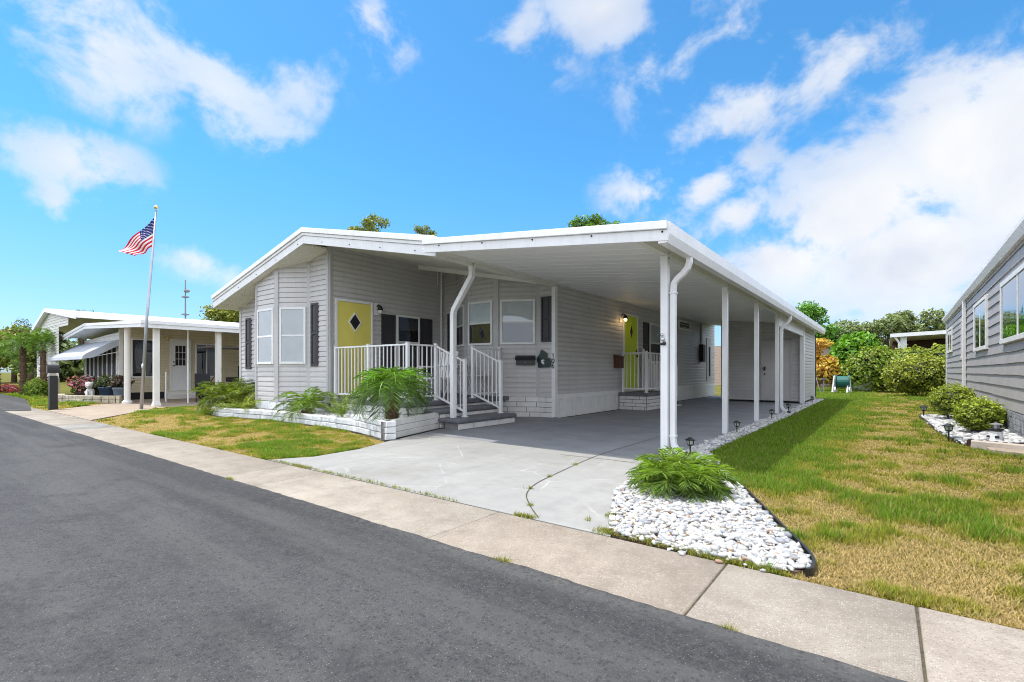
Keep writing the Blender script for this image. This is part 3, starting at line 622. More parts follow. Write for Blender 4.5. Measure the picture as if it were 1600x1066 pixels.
# right bay windows and shutters
for i in (1, 2, 3):
    o, e, n, L = frame_of(RB[i], RB[i + 1]); window(H, o, e, n, .09, L - .09, 1.58, 2.56, blind='upper')
o, e, n, L = frame_of(RB[4], RB[5]); shutter(H, o, e, n, .06, L - .045, 1.62, 2.60)
o, e, n, L = frame_of(RB[0], RB[1]); shutter(H, o, e, n, .2, .42, 1.5, 2.44)
# carport wall: lime door, shuttered window, vent, meter
oC = Vector((-5.6, 0, 0))
door(H, oC, EY, NYp, 12.22, 13.06, .50, 2.50, 'door_lime', dia=(.10, .20))
shutter(H, oC, EY, NYp, 13.52, 13.93, 1.12, 2.42); window(H, oC, EY, NYp, 13.97, 15.2, 1.25, 2.42, blind='upper')
v_ = part(MB().obox(oC, EY, NYp, 16.5, 17.75, 0, .05, 2.42, 2.47).obox(oC, EY, NYp, 16.5, 17.75, 0, .05, 2.68, 2.73).obox(oC, EY, NYp, 16.5, 16.56, 0, .05, 2.47, 2.68).obox(oC, EY, NYp, 17.69, 17.75, 0, .05, 2.47, 2.68), 'wall_vent', 'white_trim', H, bev=.004)
part(MB().obox(oC, EY, NYp, 16.56, 17.69, 0, .02, 2.47, 2.68), 'grille', 'black', v_)
part(MB().tube([(-5.55, 19.0, 2.8), (-5.55, 19.0, 2.0)], .035, 8), 'conduit', 'metal_grey', H)
part(MB().box(-5.6, -5.44, 18.85, 19.15, 1.35, 2.0), 'meter_box', 'dark', H, bev=.01)
part(MB().box(-5.6, -5.565, 19.75, 20.3, .62, 2.3), 'utility_panel', 'trim', H, bev=.004)
part(MB().box(-5.6, -5.54, 20.05, 20.15, .8, 1.95), 'panel_handle', 'black', H)

# ------------------------------------------------------------------ carport
CZ = lambda x: 2.50 + (-1.745 - x) * .112
CF, CB, CXL, CXR = 4.88, 20.5, -5.32, -1.745
cp = thing('carport', 'white flat roofed carport on slim posts beside the grey mobile home', 'carport', (-3.6, 5.64, 0))
mb = MB().hull8([(CXL, CF, CZ(CXL) - .09), (CXR, CF, CZ(CXR) - .09), (CXR, CB, CZ(CXR) - .09), (CXL, CB, CZ(CXL) - .09)], [(CXL, CF, CZ(CXL)), (CXR, CF, CZ(CXR)), (CXR, CB, CZ(CXR)), (CXL, CB, CZ(CXL))])
mb.hull8([(-5.6, 5.3, CZ(-5.6) - .09), (CXL, 5.3, CZ(CXL) - .09), (CXL, CB, CZ(CXL) - .09), (-5.6, CB, CZ(-5.6) - .09)], [(-5.6, 5.3, CZ(-5.6) - .05), (CXL, 5.3, CZ(CXL) - .05), (CXL, CB, CZ(CXL) - .05), (-5.6, CB, CZ(-5.6) - .05)])
part(mb, 'roof', 'ceiling', cp)
mb = MB(); y = CF + .15                                    # pan joints on the underside
while y < CB:
    mb.hull8([(-5.55, y, CZ(-5.55) - .0935), (CXR - .1, y, CZ(CXR - .1) - .0935), (CXR - .1, y + .01, CZ(CXR - .1) - .0935), (-5.55, y + .01, CZ(-5.55) - .0935)],
             [(-5.55, y, CZ(-5.55) - .08), (CXR - .1, y, CZ(CXR - .1) - .08), (CXR - .1, y + .01, CZ(CXR - .1) - .08), (-5.55, y + .01, CZ(-5.55) - .08)]); y += .305
part(mb, 'ceiling_seam', 'ceiling', cp)
def cstrip(y0, y1, d0, d1, x1=CXR):
    return MB().hull8([(CXL, y0, CZ(CXL) - d1), (x1, y0, CZ(x1) - d1), (x1, y1, CZ(x1) - d1), (CXL, y1, CZ(CXL) - d1)], [(CXL, y0, CZ(CXL) - d0), (x1, y0, CZ(x1) - d0), (x1, y1, CZ(x1) - d0), (CXL, y1, CZ(CXL) - d0)])
part(cstrip(CF - .06, CF - .001, -.006, .075), 'drip_edge', 'white', cp, bev=.005)
f_ = part(cstrip(CF - .03, CF - .001, .077, .19), 'fascia', 'white', cp, bev=.004)
for x in np.linspace(-5.0, -1.8, 5): part(MB().ball((float(x), CF - .034, CZ(float(x)) - .10), .011, 6), 'nail', 'dark', f_)
# gutter: a folded profile along the right edge
prof = [(-.10, -.10), (-.10, -.205), (-.01, -.205), (.018, -.12), (.018, .0), (-.004, .004), (-.004, -.10)]
mb = MB(); vs = []
for y in (CF - .022, CB): vs += [(CXR + a, y, 2.50 + b) for a, b in prof]
k = len(prof); mb.add(vs, [(i, (i + 1) % k, k + (i + 1) % k, k + i)[::-1] for i in range(k)] + [tuple(range(k)), tuple(range(2 * k - 1, k - 1, -1))])
part(mb, 'gutter', 'white', cp)
PX = -2.06
part(MB().box(PX - .035, PX + .035, 4.89, CB - .1, 2.345, 2.452), 'beam', 'beam', cp, bev=.004)
part(MB().box(-5.64, -5.56, 5.12, 8.78, CZ(-5.6) - .155, CZ(-5.6) - .085), 'beam', 'beam', cp, bev=.004)
for i, y in enumerate((5.64, 8.32, 10.70, 13.0)):
    w = .04 if i else .042
    p_ = part(MB().box(PX - w, PX + w, y - w, y + w, .0, 2.344), 'post', 'white', cp, bev=.006)
    mb = MB().box(PX - w - .004, PX + w + .004, y - .03, y + .03, 2.24, 2.40)
    part(mb, 'bracket', 'white', p_)
    for zb in (2.31, 2.37): part(MB().ball((PX + w + .006, y - .01, zb), .009, 6), 'bolt', 'dark', p_)
p_ = part(MB().rtube([(-5.60, 6.2, CZ(-5.6) - .15), (-5.60, 6.2, 2.62), (-6.02, 6.2, 2.07), (-6.04, 6.2, 1.98), (-6.04, 6.2, .0)], .085, .085), 'post', 'white', cp, bev=.005, label='bent white post offset towards the porch')
for zb in (.11, .135): part(MB().ball((-5.556, 6.19, CZ(-5.6) - zb), .009, 6), 'bolt', 'dark', p_)
def downspout(y):
    gx, x = CXR - .045, PX + .085
    pts = [(gx, y, 2.30), (gx, y, 2.24), (gx - .02, y, 2.18), (gx - .07, y, 2.12), (x + .05, y, 2.07), (x + .01, y, 2.02), (x, y, 1.94), (x, y, .22), (x + .01, y, .14), (x + .05, y, .08), (x + .13, y, .045)]
    d = part(MB().rtube(pts, .062, .07), 'downspout', 'white', cp, bev=.008)
    part(MB().box(x - .04, x + .04, y - .04, y + .04, 1.9, 1.915).box(x - .04, x + .04, y - .04, y + .04, .24, .255), 'strap', 'white', d)
    part(MB().rtube([(x + .12, y, .05), (x + .19, y, .03)], .05, .075), 'outlet', 'black', d)
downspout(5.67); downspout(13.05)
part(MB().box(PX - .03, PX + .03, 13.05, 17.32, 2.07, 2.343), 'header_panel', 'white', cp, bev=.004)

# ------------------------------------------------------------------ shed at the back of the carport
sh = thing('storage_shed', 'grey sided storage shed closing the back of the carport', 'shed', (-3.2, 17.4, 0))
part(MB().siding((-4.45, 17.5), (-2.12, 17.5), .06, CZ(-4.45) - .1, CZ(-2.1) - .1), 'wall', 'siding', sh)
part(MB().siding((-2.06, 17.5), (-2.06, 20.3), .06, 2.34), 'wall', 'siding', sh, label='side wall of pale siding facing the lawn')
part(MB().siding((-4.45, 20.3), (-4.45, 17.5), .06, 2.7), 'wall', 'siding', sh); part(MB().siding((-2.06, 20.3), (-4.45, 20.3), .06, 2.4), 'wall', 'siding', sh)
part(MB().box(-2.13, -2.015, 17.33, 17.56, 0, 2.343), 'corner_trim', 'white', sh, bev=.006); part(MB().box(-2.08, -2.02, 20.2, 20.32, 0, 2.343), 'corner_trim', 'white', sh, bev=.006)
o = Vector((-4.45, 17.5, 0))
d_ = part(MB().obox(o, EX, NXm, 1.26, 2.02, .012, .03, .08, 1.96), 'door', 'siding', sh)
part(MB().obox(o, EX, NXm, 1.20, 1.26, .01, .045, .06, 2.02).obox(o, EX, NXm, 2.02, 2.08, .01, .045, .06, 2.02).obox(o, EX, NXm, 1.26, 2.02, .01, .045, 1.96, 2.02), 'door_frame', 'trim', d_, bev=.004)
part(MB().obox(o, EX, NXm, 1.30, 1.35, .03, .10, 1.02, 1.14).obox(o, EX, NXm, 1.31, 1.34, .03, .08, .88, .93), 'handle', 'black', d_)
part(MB().box(-2.05, -2.0, 20.33, 20.40, .1, 2.30), 'downspout', 'dark', sh)

# ------------------------------------------------------------------ porch with railings and steps
po = thing('porch', 'raised grey porch deck with white railing and painted brick steps', 'porch', (-7.8, 6.8, 0))
DZ = .455
part(MB().box(-8.97, -6.55, 5.63, 8.84, DZ - .09, DZ), 'deck', 'grey_paint', po, bev=.02)
mb = MB(); mm = MB()
for (a, b) in (((-8.97, 5.68), (-6.62, 5.68)), ((-6.62, 5.68), (-6.62, 8.3))):
    o, e, n, L = frame_of(a, b); mb.bricks(o, e, n, L, 0, DZ - .092, 3, .40, .012, .022, .15); mm.obox(o, e, n, 0, L, -.06, .006, 0, DZ - .092)
bb = part(mb, 'brick_base', 'brick_white', po, bev=.004); part(mm, 'mortar', 'mortar', bb)
def rail_panel(parent, p0, p1, z0, z1, b0, b1, nb, flat=False):   # straight or raked panel: top heights z0->z1, foot heights b0->b1
    o, e, n, L = frame_of(p0, p1); mb = MB()
    P = lambda a, q, z: (o[0] + e[0] * a + n[0] * q, o[1] + e[1] * a + n[1] * q, z)
    def bar(lo0, hi0, lo1, hi1, w): mb.hull8([P(0, w, lo0), P(L, w, lo1), P(L, -w, lo1), P(0, -w, lo0)], [P(0, w, hi0), P(L, w, hi1), P(L, -w, hi1), P(0, -w, hi0)])
    bar(z0 - .03, z0, z1 - .03, z1, .022); bar(b0, b0 + .035, b1, b1 + .035, .017)
    for i in range(nb):
        t = (i + 1) / (nb + 1); a = L * t; zb = b0 + (b1 - b0) * t + .03; zt = z0 + (z1 - z0) * t - .025
        mb.obox(o, e, n, a - .009, a + .009, -.009, .009, zb, zt)
    return part(mb, 'railing', 'white', parent, bev=.002)
def rail_post(parent, p, z0, z1, w=.028):
    x, y = p; mb = MB().box(x - w, x + w, y - w, y + w, z0, z1); mb.box(x - w - .006, x + w + .006, y - w - .006, y + w + .006, z1, z1 + .014); mb.box(x - w - .02, x + w + .02, y - w - .02, y + w + .02, z0, z0 + .012)
    return part(mb, 'railing_post', 'white', parent, bev=.004)
RT_, BT = DZ + 1.03, DZ + .07
P1, P2, P3, P4 = (-8.87, 5.72), (-7.79, 5.72), (-6.68, 5.72), (-6.68, 6.40)
for p in (P1, P2, P3, P4): rail_post(po, p, DZ, RT_ + .015)
rail_panel(po, P1, P2, RT_, RT_, BT, BT, 9); rail_panel(po, P2, P3, RT_, RT_, BT, BT, 9); rail_panel(po, P3, P4, RT_, RT_, BT, BT, 5)
S1, S2, S3, S4 = (-5.95, 6.40), (-6.68, 7.42), (-5.95, 7.42), (-6.68, 8.05)
ST = .185
rail_post(po, S1, ST, ST + 1.02); rail_post(po, S3, ST, ST + 1.02); rail_post(po, S2, DZ, RT_ + .015)
rail_panel(po, P4, S1, RT_, ST + 1.0, BT + .0, ST + .08, 6); rail_panel(po, S2, S3, RT_, ST + 1.0, BT, ST + .08, 6)
rail_post(po, (-6.68, 8.28), DZ, RT_ + .015); rail_panel(po, S2, (-6.68, 8.28), RT_, RT_, BT, BT, 6)
mb = MB().box(-6.56, -6.16, 5.98, 7.62, .245, .325)
part(mb, 'step', 'grey_paint', po, bev=.03)
part(MB().box(-6.2, -5.70, 5.98, 7.62, .105, ST), 'step', 'grey_paint', po, bev=.03)
for x, a, b in ((-6.2, .0, .245), (-5.76, .0, .105)):
    mb = MB(); mm = MB(); o, e, n, L = frame_of((x, 6.02), (x, 7.6)); mb.bricks(o, e, n, L, a, b, 2 if b > .2 else 1, .36, .012, .016, .1); mm.obox(o, e, n, 0, L, -.3, .004, a, b)
    bb = part(mb, 'riser', 'brick_white', po, bev=.004); part(mm, 'mortar', 'mortar', bb)

# side stoop under the carport
st = thing('side_stoop', 'small white brick stoop with railing below the lime side door', 'stoop', (-5.2, 12.6, 0))
part(MB().box(-5.56, -4.76, 11.85, 13.45, .36, .45), 'slab', 'grey_paint', st, bev=.012)
mb = MB(); mm = MB()
for (a, b) in (((-5.56, 11.9), (-4.82, 11.9)), ((-4.82, 11.9), (-4.82, 13.4))):
    o, e, n, L = frame_of(a, b); mb.bricks(o, e, n, L, 0, .36, 4, .34, .014, .022, .15); mm.obox(o, e, n, 0, L, -.1, .006, 0, .358)
bb = part(mb, 'brick_base', 'brick_white', st, bev=.004); part(mm, 'mortar', 'mortar', bb)
A1, A2, A3, A4 = (-5.48, 11.95), (-4.85, 11.95), (-4.85, 13.3), (-4.85, 14.2)
for p in (A1, A2, A3): rail_post(st, p, .45, 1.50)
rail_post(st, A4, .14, 1.17)
rail_panel(st, A1, A2, 1.48, 1.48, .53, .53, 5); rail_panel(st, A2, A3, 1.48, 1.48, .53, .53, 11); rail_panel(st, A3, A4, 1.48, 1.15, .53, .22, 7)
rail_post(st, (-5.5, 13.35), .45, 1.62); rail_post(st, (-5.5, 14.2), .14, 1.17); rail_panel(st, (-5.5, 13.35), (-5.5, 14.2), 1.48, 1.15, .53, .22, 6)
part(MB().box(-5.56, -4.72, 13.45, 13.9, .22, .30), 'step', 'grey_paint', st, bev=.015); part(MB().box(-5.56, -4.68, 13.9, 14.35, .06, .14), 'step', 'grey_paint', st, bev=.015)
part(MB().box(-5.5, -4.78, 13.45, 13.85, 0, .22), 'riser', 'brick_white', st); part(MB().box(-5.5, -4.74, 13.852, 14.3, 0, .06), 'riser', 'brick_white', st)

# ------------------------------------------------------------------ things fixed to the home
def wall_lamp(name, label, y, x, z, lit):
    t = thing(name, label, 'wall lamp', (x, y, z), group='wall lamps by the doors')
    part(MB().box(x + .0, x + .03, y - .07, y + .07, z - .14, z + .12), 'back_plate', 'white_trim', t, bev=.005)
    part(MB().tube([(x + .03, y, z + .05), (x + .09, y, z + .08), (x + .14, y, z + .05)], .016, 8).lathe((x + .14, y, z - .04), [(.06, 0), (.055, .05), (.03, .09), (.015, .10)], 12), 'shade', 'black', t, smooth=True)
    part(MB().ball((x + .14, y, z - .07), .045, 10), 'bulb', 'lit_bulb' if lit else 'white_trim', t, smooth=True)
wall_lamp('wall_lamp', 'unlit black lamp between the yellow door and the porch shutter', 6.80, -9.0 + .012, 2.38, False)
wall_lamp('wall_lamp', 'glowing black lamp beside the lime door under the carport', 12.02, -5.6 + .012, 2.42, True)
lp = bpy.data.lights.new('lamp_light', 'POINT'); lo = bpy.data.objects.new('lamp_light', lp); COL.objects.link(lo); lo.location = (-5.40, 12.0, 2.30); lp.energy = 1.3; lp.color = (1, .66, .3); lp.shadow_soft_size = .04
# black wall mailbox on the bay
o, e, n, L = frame_of(RB[3], RB[4])
t = thing('wall_mailbox', 'black wall mailbox below the bay window by the steps', 'mailbox', tuple(o + e * .6 + Vector((0, 0, 1.18))))
a0, a1 = .42, .86
part(MB().obox(o, e, n, a0 + .02, a1 - .02, .014, .12, 1.13, 1.24), 'box', 'black', t, bev=.006)
P = lambda a, q, z: (o[0] + e[0] * a + n[0] * q, o[1] + e[1] * a + n[1] * q, z)
part(MB().hull8([P(a0, .155, 1.235), P(a1, .155, 1.235), P(a1, .012, 1.235), P(a0, .012, 1.235)], [P(a0 + .0, .12, 1.30), P(a1, .12, 1.30), P(a1, .012, 1.345), P(a0, .012, 1.345)]), 'lid', 'black', t, bev=.006)
part(MB().ball(P((a0 + a1) / 2, .124, 1.19), .014, 8), 'lock', 'silver', t)
# green state-shaped plaque with a white helmet
o, e, n, L = frame_of(RB[4], RB[5])
t = thing('state_plaque', 'dark green mitten shaped plaque with white helmet emblem by the house number', 'plaque', (-5.82, 8.8, 1.1))
pts = [(.08, 0), (.04, .12), (.05, .22), (0, .32), (.0, .48), (.04, .62), (.16, .74), (.20, .86), (.24, .98), (.42, .92), (.60, .80), (.66, .66), (.64, .50), (.56, .36), (.60, .34), (.72, .50), (.80, .52), (.84, .38), (.90, .22), (.88, .10), (.76, .03)]
S = .40; ox, oz = -.02, 1.07
mb = MB(); k = len(pts)
Q = lambda x, z, q: (o[0] + e[0] * (ox + x * S) + n[0] * q, o[1] + e[1] * (ox + x * S) + n[1] * q, oz + z * S)
def plate(mb, pts, q0, q1): k = len(pts); return mb.add([Q(x, z, q0) for x, z in pts] + [Q(x, z, q1) for x, z in pts], [tuple(range(k, 2 * k))] + [(i, (i + 1) % k, k + (i + 1) % k, k + i) for i in range(k)])
part(plate(MB(), pts[::-1], .045, .055), 'plaque', 'sign_green', t)
part(plate(MB(), [(.28, .30), (.27, .38), (.33, .44), (.45, .44), (.50, .40), (.44, .39), (.38, .37), (.37, .34), (.42, .33), (.46, .30), (.48, .20), (.43, .16), (.41, .24), (.34, .21)], .056, .059), 'emblem', 'white_trim', t)
# house number on the corner post, reading downwards: 1 0 6
t = thing('house_number', 'black house number 106 reading down the white corner post', 'house number', (-5.61, 8.76, 1.2))
cx, y = -5.615, 8.768
def stroke(path, w=.0085): return MB().tube([(cx + a, y, zz) for a, zz in path], w, 6)
zt = 1.375
part(stroke([(-.012, zt - .015), (.003, zt), (.003, zt - .085)]), 'digit', 'black', t)
zc = zt - .155; part(stroke([(.03 * math.sin(q), zc + .043 * math.cos(q)) for q in np.linspace(0, 2 * PI, 15)]), 'digit', 'black', t)
zc = zt - .265; part(stroke([(.022, zc + .045), (.0, zc + .04), (-.022, zc + .01), (-.026, zc - .02)] + [(.026 * math.sin(q), zc - .022 + .026 * math.cos(q)) for q in np.linspace(-PI / 2, 1.5 * PI, 13)]), 'digit', 'black', t)
# brown box by the lime door
t = thing('wooden_box', 'small brown wooden mailbox on the siding left of the lime door', 'mailbox', (-5.5, 11.72, 1.2))
part(MB().box(-5.585, -5.42, 11.60, 11.86, 1.08, 1.36), 'box', 'wood_brown', t, bev=.006); part(MB().hull8([(-5.585, 11.58, 1.36), (-5.40, 11.58, 1.36), (-5.40, 11.88, 1.36), (-5.585, 11.88, 1.36)], [(-5.585, 11.58, 1.42), (-5.41, 11.58, 1.375), (-5.41, 11.88, 1.375), (-5.585, 11.88, 1.42)]), 'lid', 'wood_brown', t)
# little ornament on the front carport post
t = thing('post_ornament', 'small black and silver ornament hung on the front carport post', 'ornament', (PX, 5.59, 1.3))
mb = MB().ball((PX - .01, 5.585, 1.37), .026, 10, (1, .5, 1)).ball((PX - .01, 5.57, 1.42), .02, 8)
part(mb, 'ring', 'silver', t, smooth=True); part(MB().ball((PX + .012, 5.575, 1.32), .024, 10, (1, .6, 1)).ball((PX - .022, 5.58, 1.315), .016, 8, (1, .6, 1)), 'body', 'black', t, smooth=True)

# ------------------------------------------------------------------ cream home on the left
nb = thing('mobile_home', 'cream sided mobile home with white roof, open carport and grey window awning', 'house', (-22.5, 5.2, 0))
def nz_roof(mb, xs, y0, y1, th):
    for (xa, za), (xb, zb) in zip(xs[:-1], xs[1:]):
        mb.hull8([(xa, y0, za - th), (xb, y0, zb - th), (xb, y1, zb - th), (xa, y1, za - th)], [(xa, y0, za), (xb, y0, zb), (xb, y1, zb), (xa, y1, za)])
    return mb
MR = [(-29.8, 2.77), (-27.0, 3.53), (-22.2, 2.95)]
part(nz_roof(MB(), MR, 4.3, 26, .10), 'roof', 'roof', nb)
part(nz_roof(MB(), [(a, z + .006) for a, z in MR], 4.24, 4.297, .15), 'fascia', 'white', nb)
AR = [(-25.7, 2.38), (-22.4, 2.67), (-16.5, 2.41)]
part(nz_roof(MB(), AR, 4.6, 24, .08), 'roof', 'roof', nb)
part(nz_roof(nz_roof(MB(), [(a, z + .006) for a, z in AR], 4.54, 4.597, .09), [(a, z - .09) for a, z in AR], 4.56, 4.597, .09), 'fascia', 'white', nb)
part(MB().box(-16.5, -16.42, 4.54, 24, 2.33, 2.42).box(-16.5, -16.45, 4.54, 24, 2.22, 2.33), 'gutter', 'white', nb)
part(MB().siding((-29.5, 4.42), (-25.4, 4.42), .75, 2.75, 2.75), 'wall', 'cream_white', nb)
part(MB().siding((-29.4, 4.44), (-27.0, 4.44), 2.7, 2.75, 3.4).siding((-27.0, 4.44), (-24, 4.44), 2.7, 3.4, 3.0), 'gable', 'cream_white', nb)
o, e, n, L = frame_of((-29.5, 4.42), (-25.4, 4.42))
mb = MB(); mb.bricks(o, e, n, L, 0, .75, 4, .35, .02, .05, .4); part(mb, 'stone_base', 'stone_tan', nb)
for a in (.3, .95, 1.6): window(nb, o, e, n, a, a + .5, 1.15, 2.2, blind=None)
AW = (-25.5, 5.2), (-20.95, 5.2)
part(MB().siding(*AW, .25, 2.2, 2.35), 'wall', 'cream_white', nb)
o, e, n, L = frame_of(*AW)
mb = MB(); a0, a1 = .35, 4.35; z0, z1 = .80, 1.95
mb.obox(o, e, n, a0, a1, .0, .05, z0 - .06, z0).obox(o, e, n, a0, a1, .0, .05, z1, z1 + .06)
for i in range(8): a = a0 + (a1 - a0 - .07) * i / 7; mb.obox(o, e, n, a, a + .07, .0, .05, z0, z1)
f = part(mb, 'window', 'white_trim', nb); part(MB().obox(o, e, n, a0, a1, .0225, .026, z0, z1), 'pane', 'dark', f)
# awning over it, with a rounded front lip
mb = MB(); pr = [(5.2, 2.10), (4.9, 1.95), (4.55, 1.74), (4.3, 1.58), (4.22, 1.50), (4.20, 1.40)]
k = len(pr); vs = []
for x in (-26.0, -20.95): vs += [(x, y, z) for y, z in pr] + [(x, y + .012, z - .02) for y, z in reversed(pr)]
kk = 2 * k; mb.add(vs, [(i, (i + 1) % kk, kk + (i + 1) % kk, kk + i) for i in range(kk)])
for x in (-26.0, -20.95): mb.add([(x, y, z) for y, z in pr] + [(x, 5.2, 1.90), (x, 4.5, 1.46)][::-1], [tuple(range(k)) + (k, k + 1)])
aw = part(mb, 'awning', 'awning', nb)
part(MB().tube([(-21.0, 4.25, 1.42), (-21.0, 5.18, 1.66)], .014, 6).tube([(-25.9, 4.25, 1.42), (-25.9, 5.18, 1.66)], .014, 6), 'brace', 'white_trim', aw)
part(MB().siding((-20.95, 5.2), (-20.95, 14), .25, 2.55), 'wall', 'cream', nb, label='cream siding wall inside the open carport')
part(MB().box(-20.98, -20.90, 5.17, 5.27, .0, 2.45), 'corner_trim', 'cream_white', nb)
part(MB().box(-20.97, -20.94, 5.2, 14, .0, .25), 'skirting', 'dark', nb)
oN = Vector((-20.95, 0, 0))
window(nb, oN, EY, NYp, 5.5, 6.32, .77, 2.14, blind=None, vert=True, mid=False); window(nb, oN, EY, NYp, 7.5, 8.28, .77, 2.05, blind=None, vert=True, mid=False)
d_ = door(nb, oN, EY, NYp, 6.72, 7.30, .28, 2.14, 'white_trim', knob_right=False, lite=None)
mb = MB().obox(oN, EY, NYp, 6.83, 7.19, .031, .036, 1.2, 1.95); w_ = part(mb, 'door_window', 'dark', d_)
mb = MB()
for a in (6.83, 6.95, 7.065, 7.18): mb.obox(oN, EY, NYp, a - .008, a + .008, .036, .044, 1.2, 1.95)
for z in (1.2, 1.45, 1.7, 1.95): mb.obox(oN, EY, NYp, 6.83, 7.19, .036, .046, z - .008, z + .008)
part(mb, 'muntin', 'white_trim', w_)
part(MB().box(-20.94, -20.3, 6.5, 7.6, 0, .13), 'step', 'cream_white', nb); part(MB().box(-20.94, -20.6, 6.5, 7.6, .13, .26), 'step', 'cream_white', nb)
part(MB().tube([(-18.6, 4.8, 0.03), (-18.6, 4.8, 2.46)], .085, 16).lathe((-18.6, 4.8, 0), [(.14, 0), (.14, .06), (.10, .1)], 16), 'column', 'cream_white', nb, smooth=False)
for (x, y) in ((-16.75, 5.0), (-16.75, 6.65), (-16.75, 10.5)):
    part(MB().box(x - .07, x + .07, y - .07, y + .07, .02, 2.34).hull8([(x - .10, y - .10, 0), (x + .10, y - .10, 0), (x + .10, y + .10, 0), (x - .10, y + .10, 0)], [(x - .07, y - .07, .14), (x + .07, y - .07, .14), (x + .07, y + .07, .14), (x - .07, y + .07, .14)]), 'post', 'cream_white', nb, bev=.006)
part(MB().tube([(-18.7, 5.85, 0), (-18.7, 5.85, .98)], .025, 6), 'stanchion', 'white_trim', nb); part(MB().tube([(-17.3, 6.0, 0), (-17.3, 6.0, 2.36)], .022, 6), 'stanchion', 'white_trim', nb)
part(MB().ball((-20.8, 6.55, 2.2), .07, 8), 'porch_lamp', 'gold', nb)
# stone border of its flower bed
mb = MB()
BP = smooth_path([(-22.2, 3.9), (-21.2, 3.75), (-20.2, 3.95), (-19.2, 4.35), (-18.85, 4.7)], 3)
for a, b in zip(BP[:-1], BP[1:]):
    o, e, n, L = frame_of(a, b)
    for h in (0, .12): mb.obox(o, e, n, .01, L - .01, -.12 + random.uniform(0, .02), .06 + random.uniform(0, .03), h, h + .115)
solo(mb, 'stone_border', 'stone_tan', 'low tan stone border of the flower bed under the grey awning', 'border', bev=.012)
def pot(x, y, z, r, h, m, label, cols, n=260, lf=.05):
    t = thing('potted_plant', label, 'potted plant', (x, y, z), group='pots by the cream home')
    part(MB().lathe((x, y, z), [(r * .68, 0), (r * .9, h * .35), (r, h * .8), (r * 1.08, h * .86), (r * 1.08, h), (r * .95, h), (r * .9, h * .9)], 16), 'pot', m, t, smooth=True)
    return t
# ------------------------------------------------------------------ taupe home on the right
rh = thing('mobile_home', 'taupe lap sided home with stone skirting at the right edge', 'house', (1.27, 0, 0), rz=-math.atan(.0183))
YE, YN = 23.2, 4.2
part(MB().siding((0, YE), (0, 16.45), .43, 2.74, course=.172, out=.022, slope=True).siding((0, 16.45), (0, YN), .43, 2.74, course=.172, out=.022, slope=True), 'wall', 'taupe', rh, local=True)
part(MB().siding((0, YN), (6.5, YN), .43, 2.74, course=.172, out=.022).siding((6.5, YE), (0, YE), .43, 2.74, course=.172, out=.022), 'wall', 'taupe', rh, local=True, label='end walls of the taupe home')
part(MB().hull8([(-.10, YN - .3, 2.80), (3.3, YN - .3, 3.5), (3.3, YE + .2, 3.5), (-.10, YE + .2, 2.80)], [(-.10, YN - .3, 2.87), (3.3, YN - .3, 3.57), (3.3, YE + .2, 3.57), (-.10, YE + .2, 2.87)]).hull8([(3.3, YN - .3, 3.5), (6.6, YN - .3, 2.80), (6.6, YE + .2, 2.80), (3.3, YE + .2, 3.5)], [(3.3, YN - .3, 3.57), (6.6, YN - .3, 2.87), (6.6, YE + .2, 2.87), (3.3, YE + .2, 3.57)]), 'roof', 'roof', rh, local=True)
mb = MB(); prof = [(.0, -.13), (-.07, -.13), (-.12, -.03), (-.12, .03), (-.10, .03), (-.09, -.02), (.0, -.02)]; vs = []
for y in (YN - .3, YE + .2): vs += [(a, y, 2.85 + b) for a, b in prof]
k = len(prof); mb.add(vs, [(i, (i + 1) % k, k + (i + 1) % k, k + i) for i in range(k)] + [tuple(range(k))[::-1], tuple(range(k, 2 * k))])
part(mb, 'gutter', 'taupe_trim', rh, local=True)
part(MB().box(-.09, -.02, 16.38, 16.52, .05, 2.73), 'downspout', 'taupe_trim', rh, bev=.01, local=True); part(MB().box(-.035, .04, YE - .1, YE + .03, .1, 2.74), 'corner_trim', 'taupe_trim', rh, local=True)
oR = Vector((0, YE, 0)); eR, nR = Vector((0, -1, 0)), Vector((-1, 0, 0))
_part = part
def part(*a, **k):                          # windows of the turned house are built in its own frame
    return _part(*a, **{**k, 'local': True})
for y1, y0, z0, z1, vt in ((10.85, 8.0, 1.42, 2.38, True), (14.5, 12.55, 1.41, 2.42, True), (22.4, 20.6, 1.6, 2.4, True), (17.35, 16.85, 1.32, 2.36, False)):
    window(rh, oR, eR, nR, YE - y1, YE - y0, z0, z1, fm='taupe_trim', mid=False, vert=vt, blind=None, fw=.07)
part = _part
mb = MB(); mm = MB().box(-.012, .1, YN, YE, 0, .42)
mb.bricks(oR, eR, nR, YE - YN, 0, .42, 5, .17, .006, .03, .5); bb = part(mb, 'stone_skirting', 'stone_grey', rh, local=True, bev=.005); part(mm, 'mortar', 'mortar', bb, local=True)
# its planting bed
mb = MB()
for a, b in ((-.0, .0),): pass
# timber edge, scalloped tiles, lighthouse
tb = MB()
def plank(mb, a, b, w, z0, z1): o, e, n, L = frame_of(a, b); mb.obox(o, e, n, 0, L, -w / 2, w / 2, z0, z1)
solo(MB().hull8([(.86, 8.62, 0), (1.40, 8.42, 0), (1.40, 8.58, 0), (.88, 8.78, 0)], [(.86, 8.62, .10), (1.40, 8.42, .10), (1.40, 8.58, .10), (.88, 8.78, .10)]), 'timber_edging', 'timber', 'pale timber edging board in front of the scalloped tiles', 'edging', bev=.006)
solo(MB().hull8([(1.0, 8.28, -.01), (1.46, 8.05, -.01), (1.46, 8.40, -.01), (1.0, 8.55, -.01)], [(1.0, 8.28, .045), (1.46, 8.05, .045), (1.46, 8.40, .045), (1.0, 8.55, .045)]), 'stepping_slab', 'neighbour_concrete', 'flat pale slab in front of the timber edging', 'slab', bev=.006)
first = None
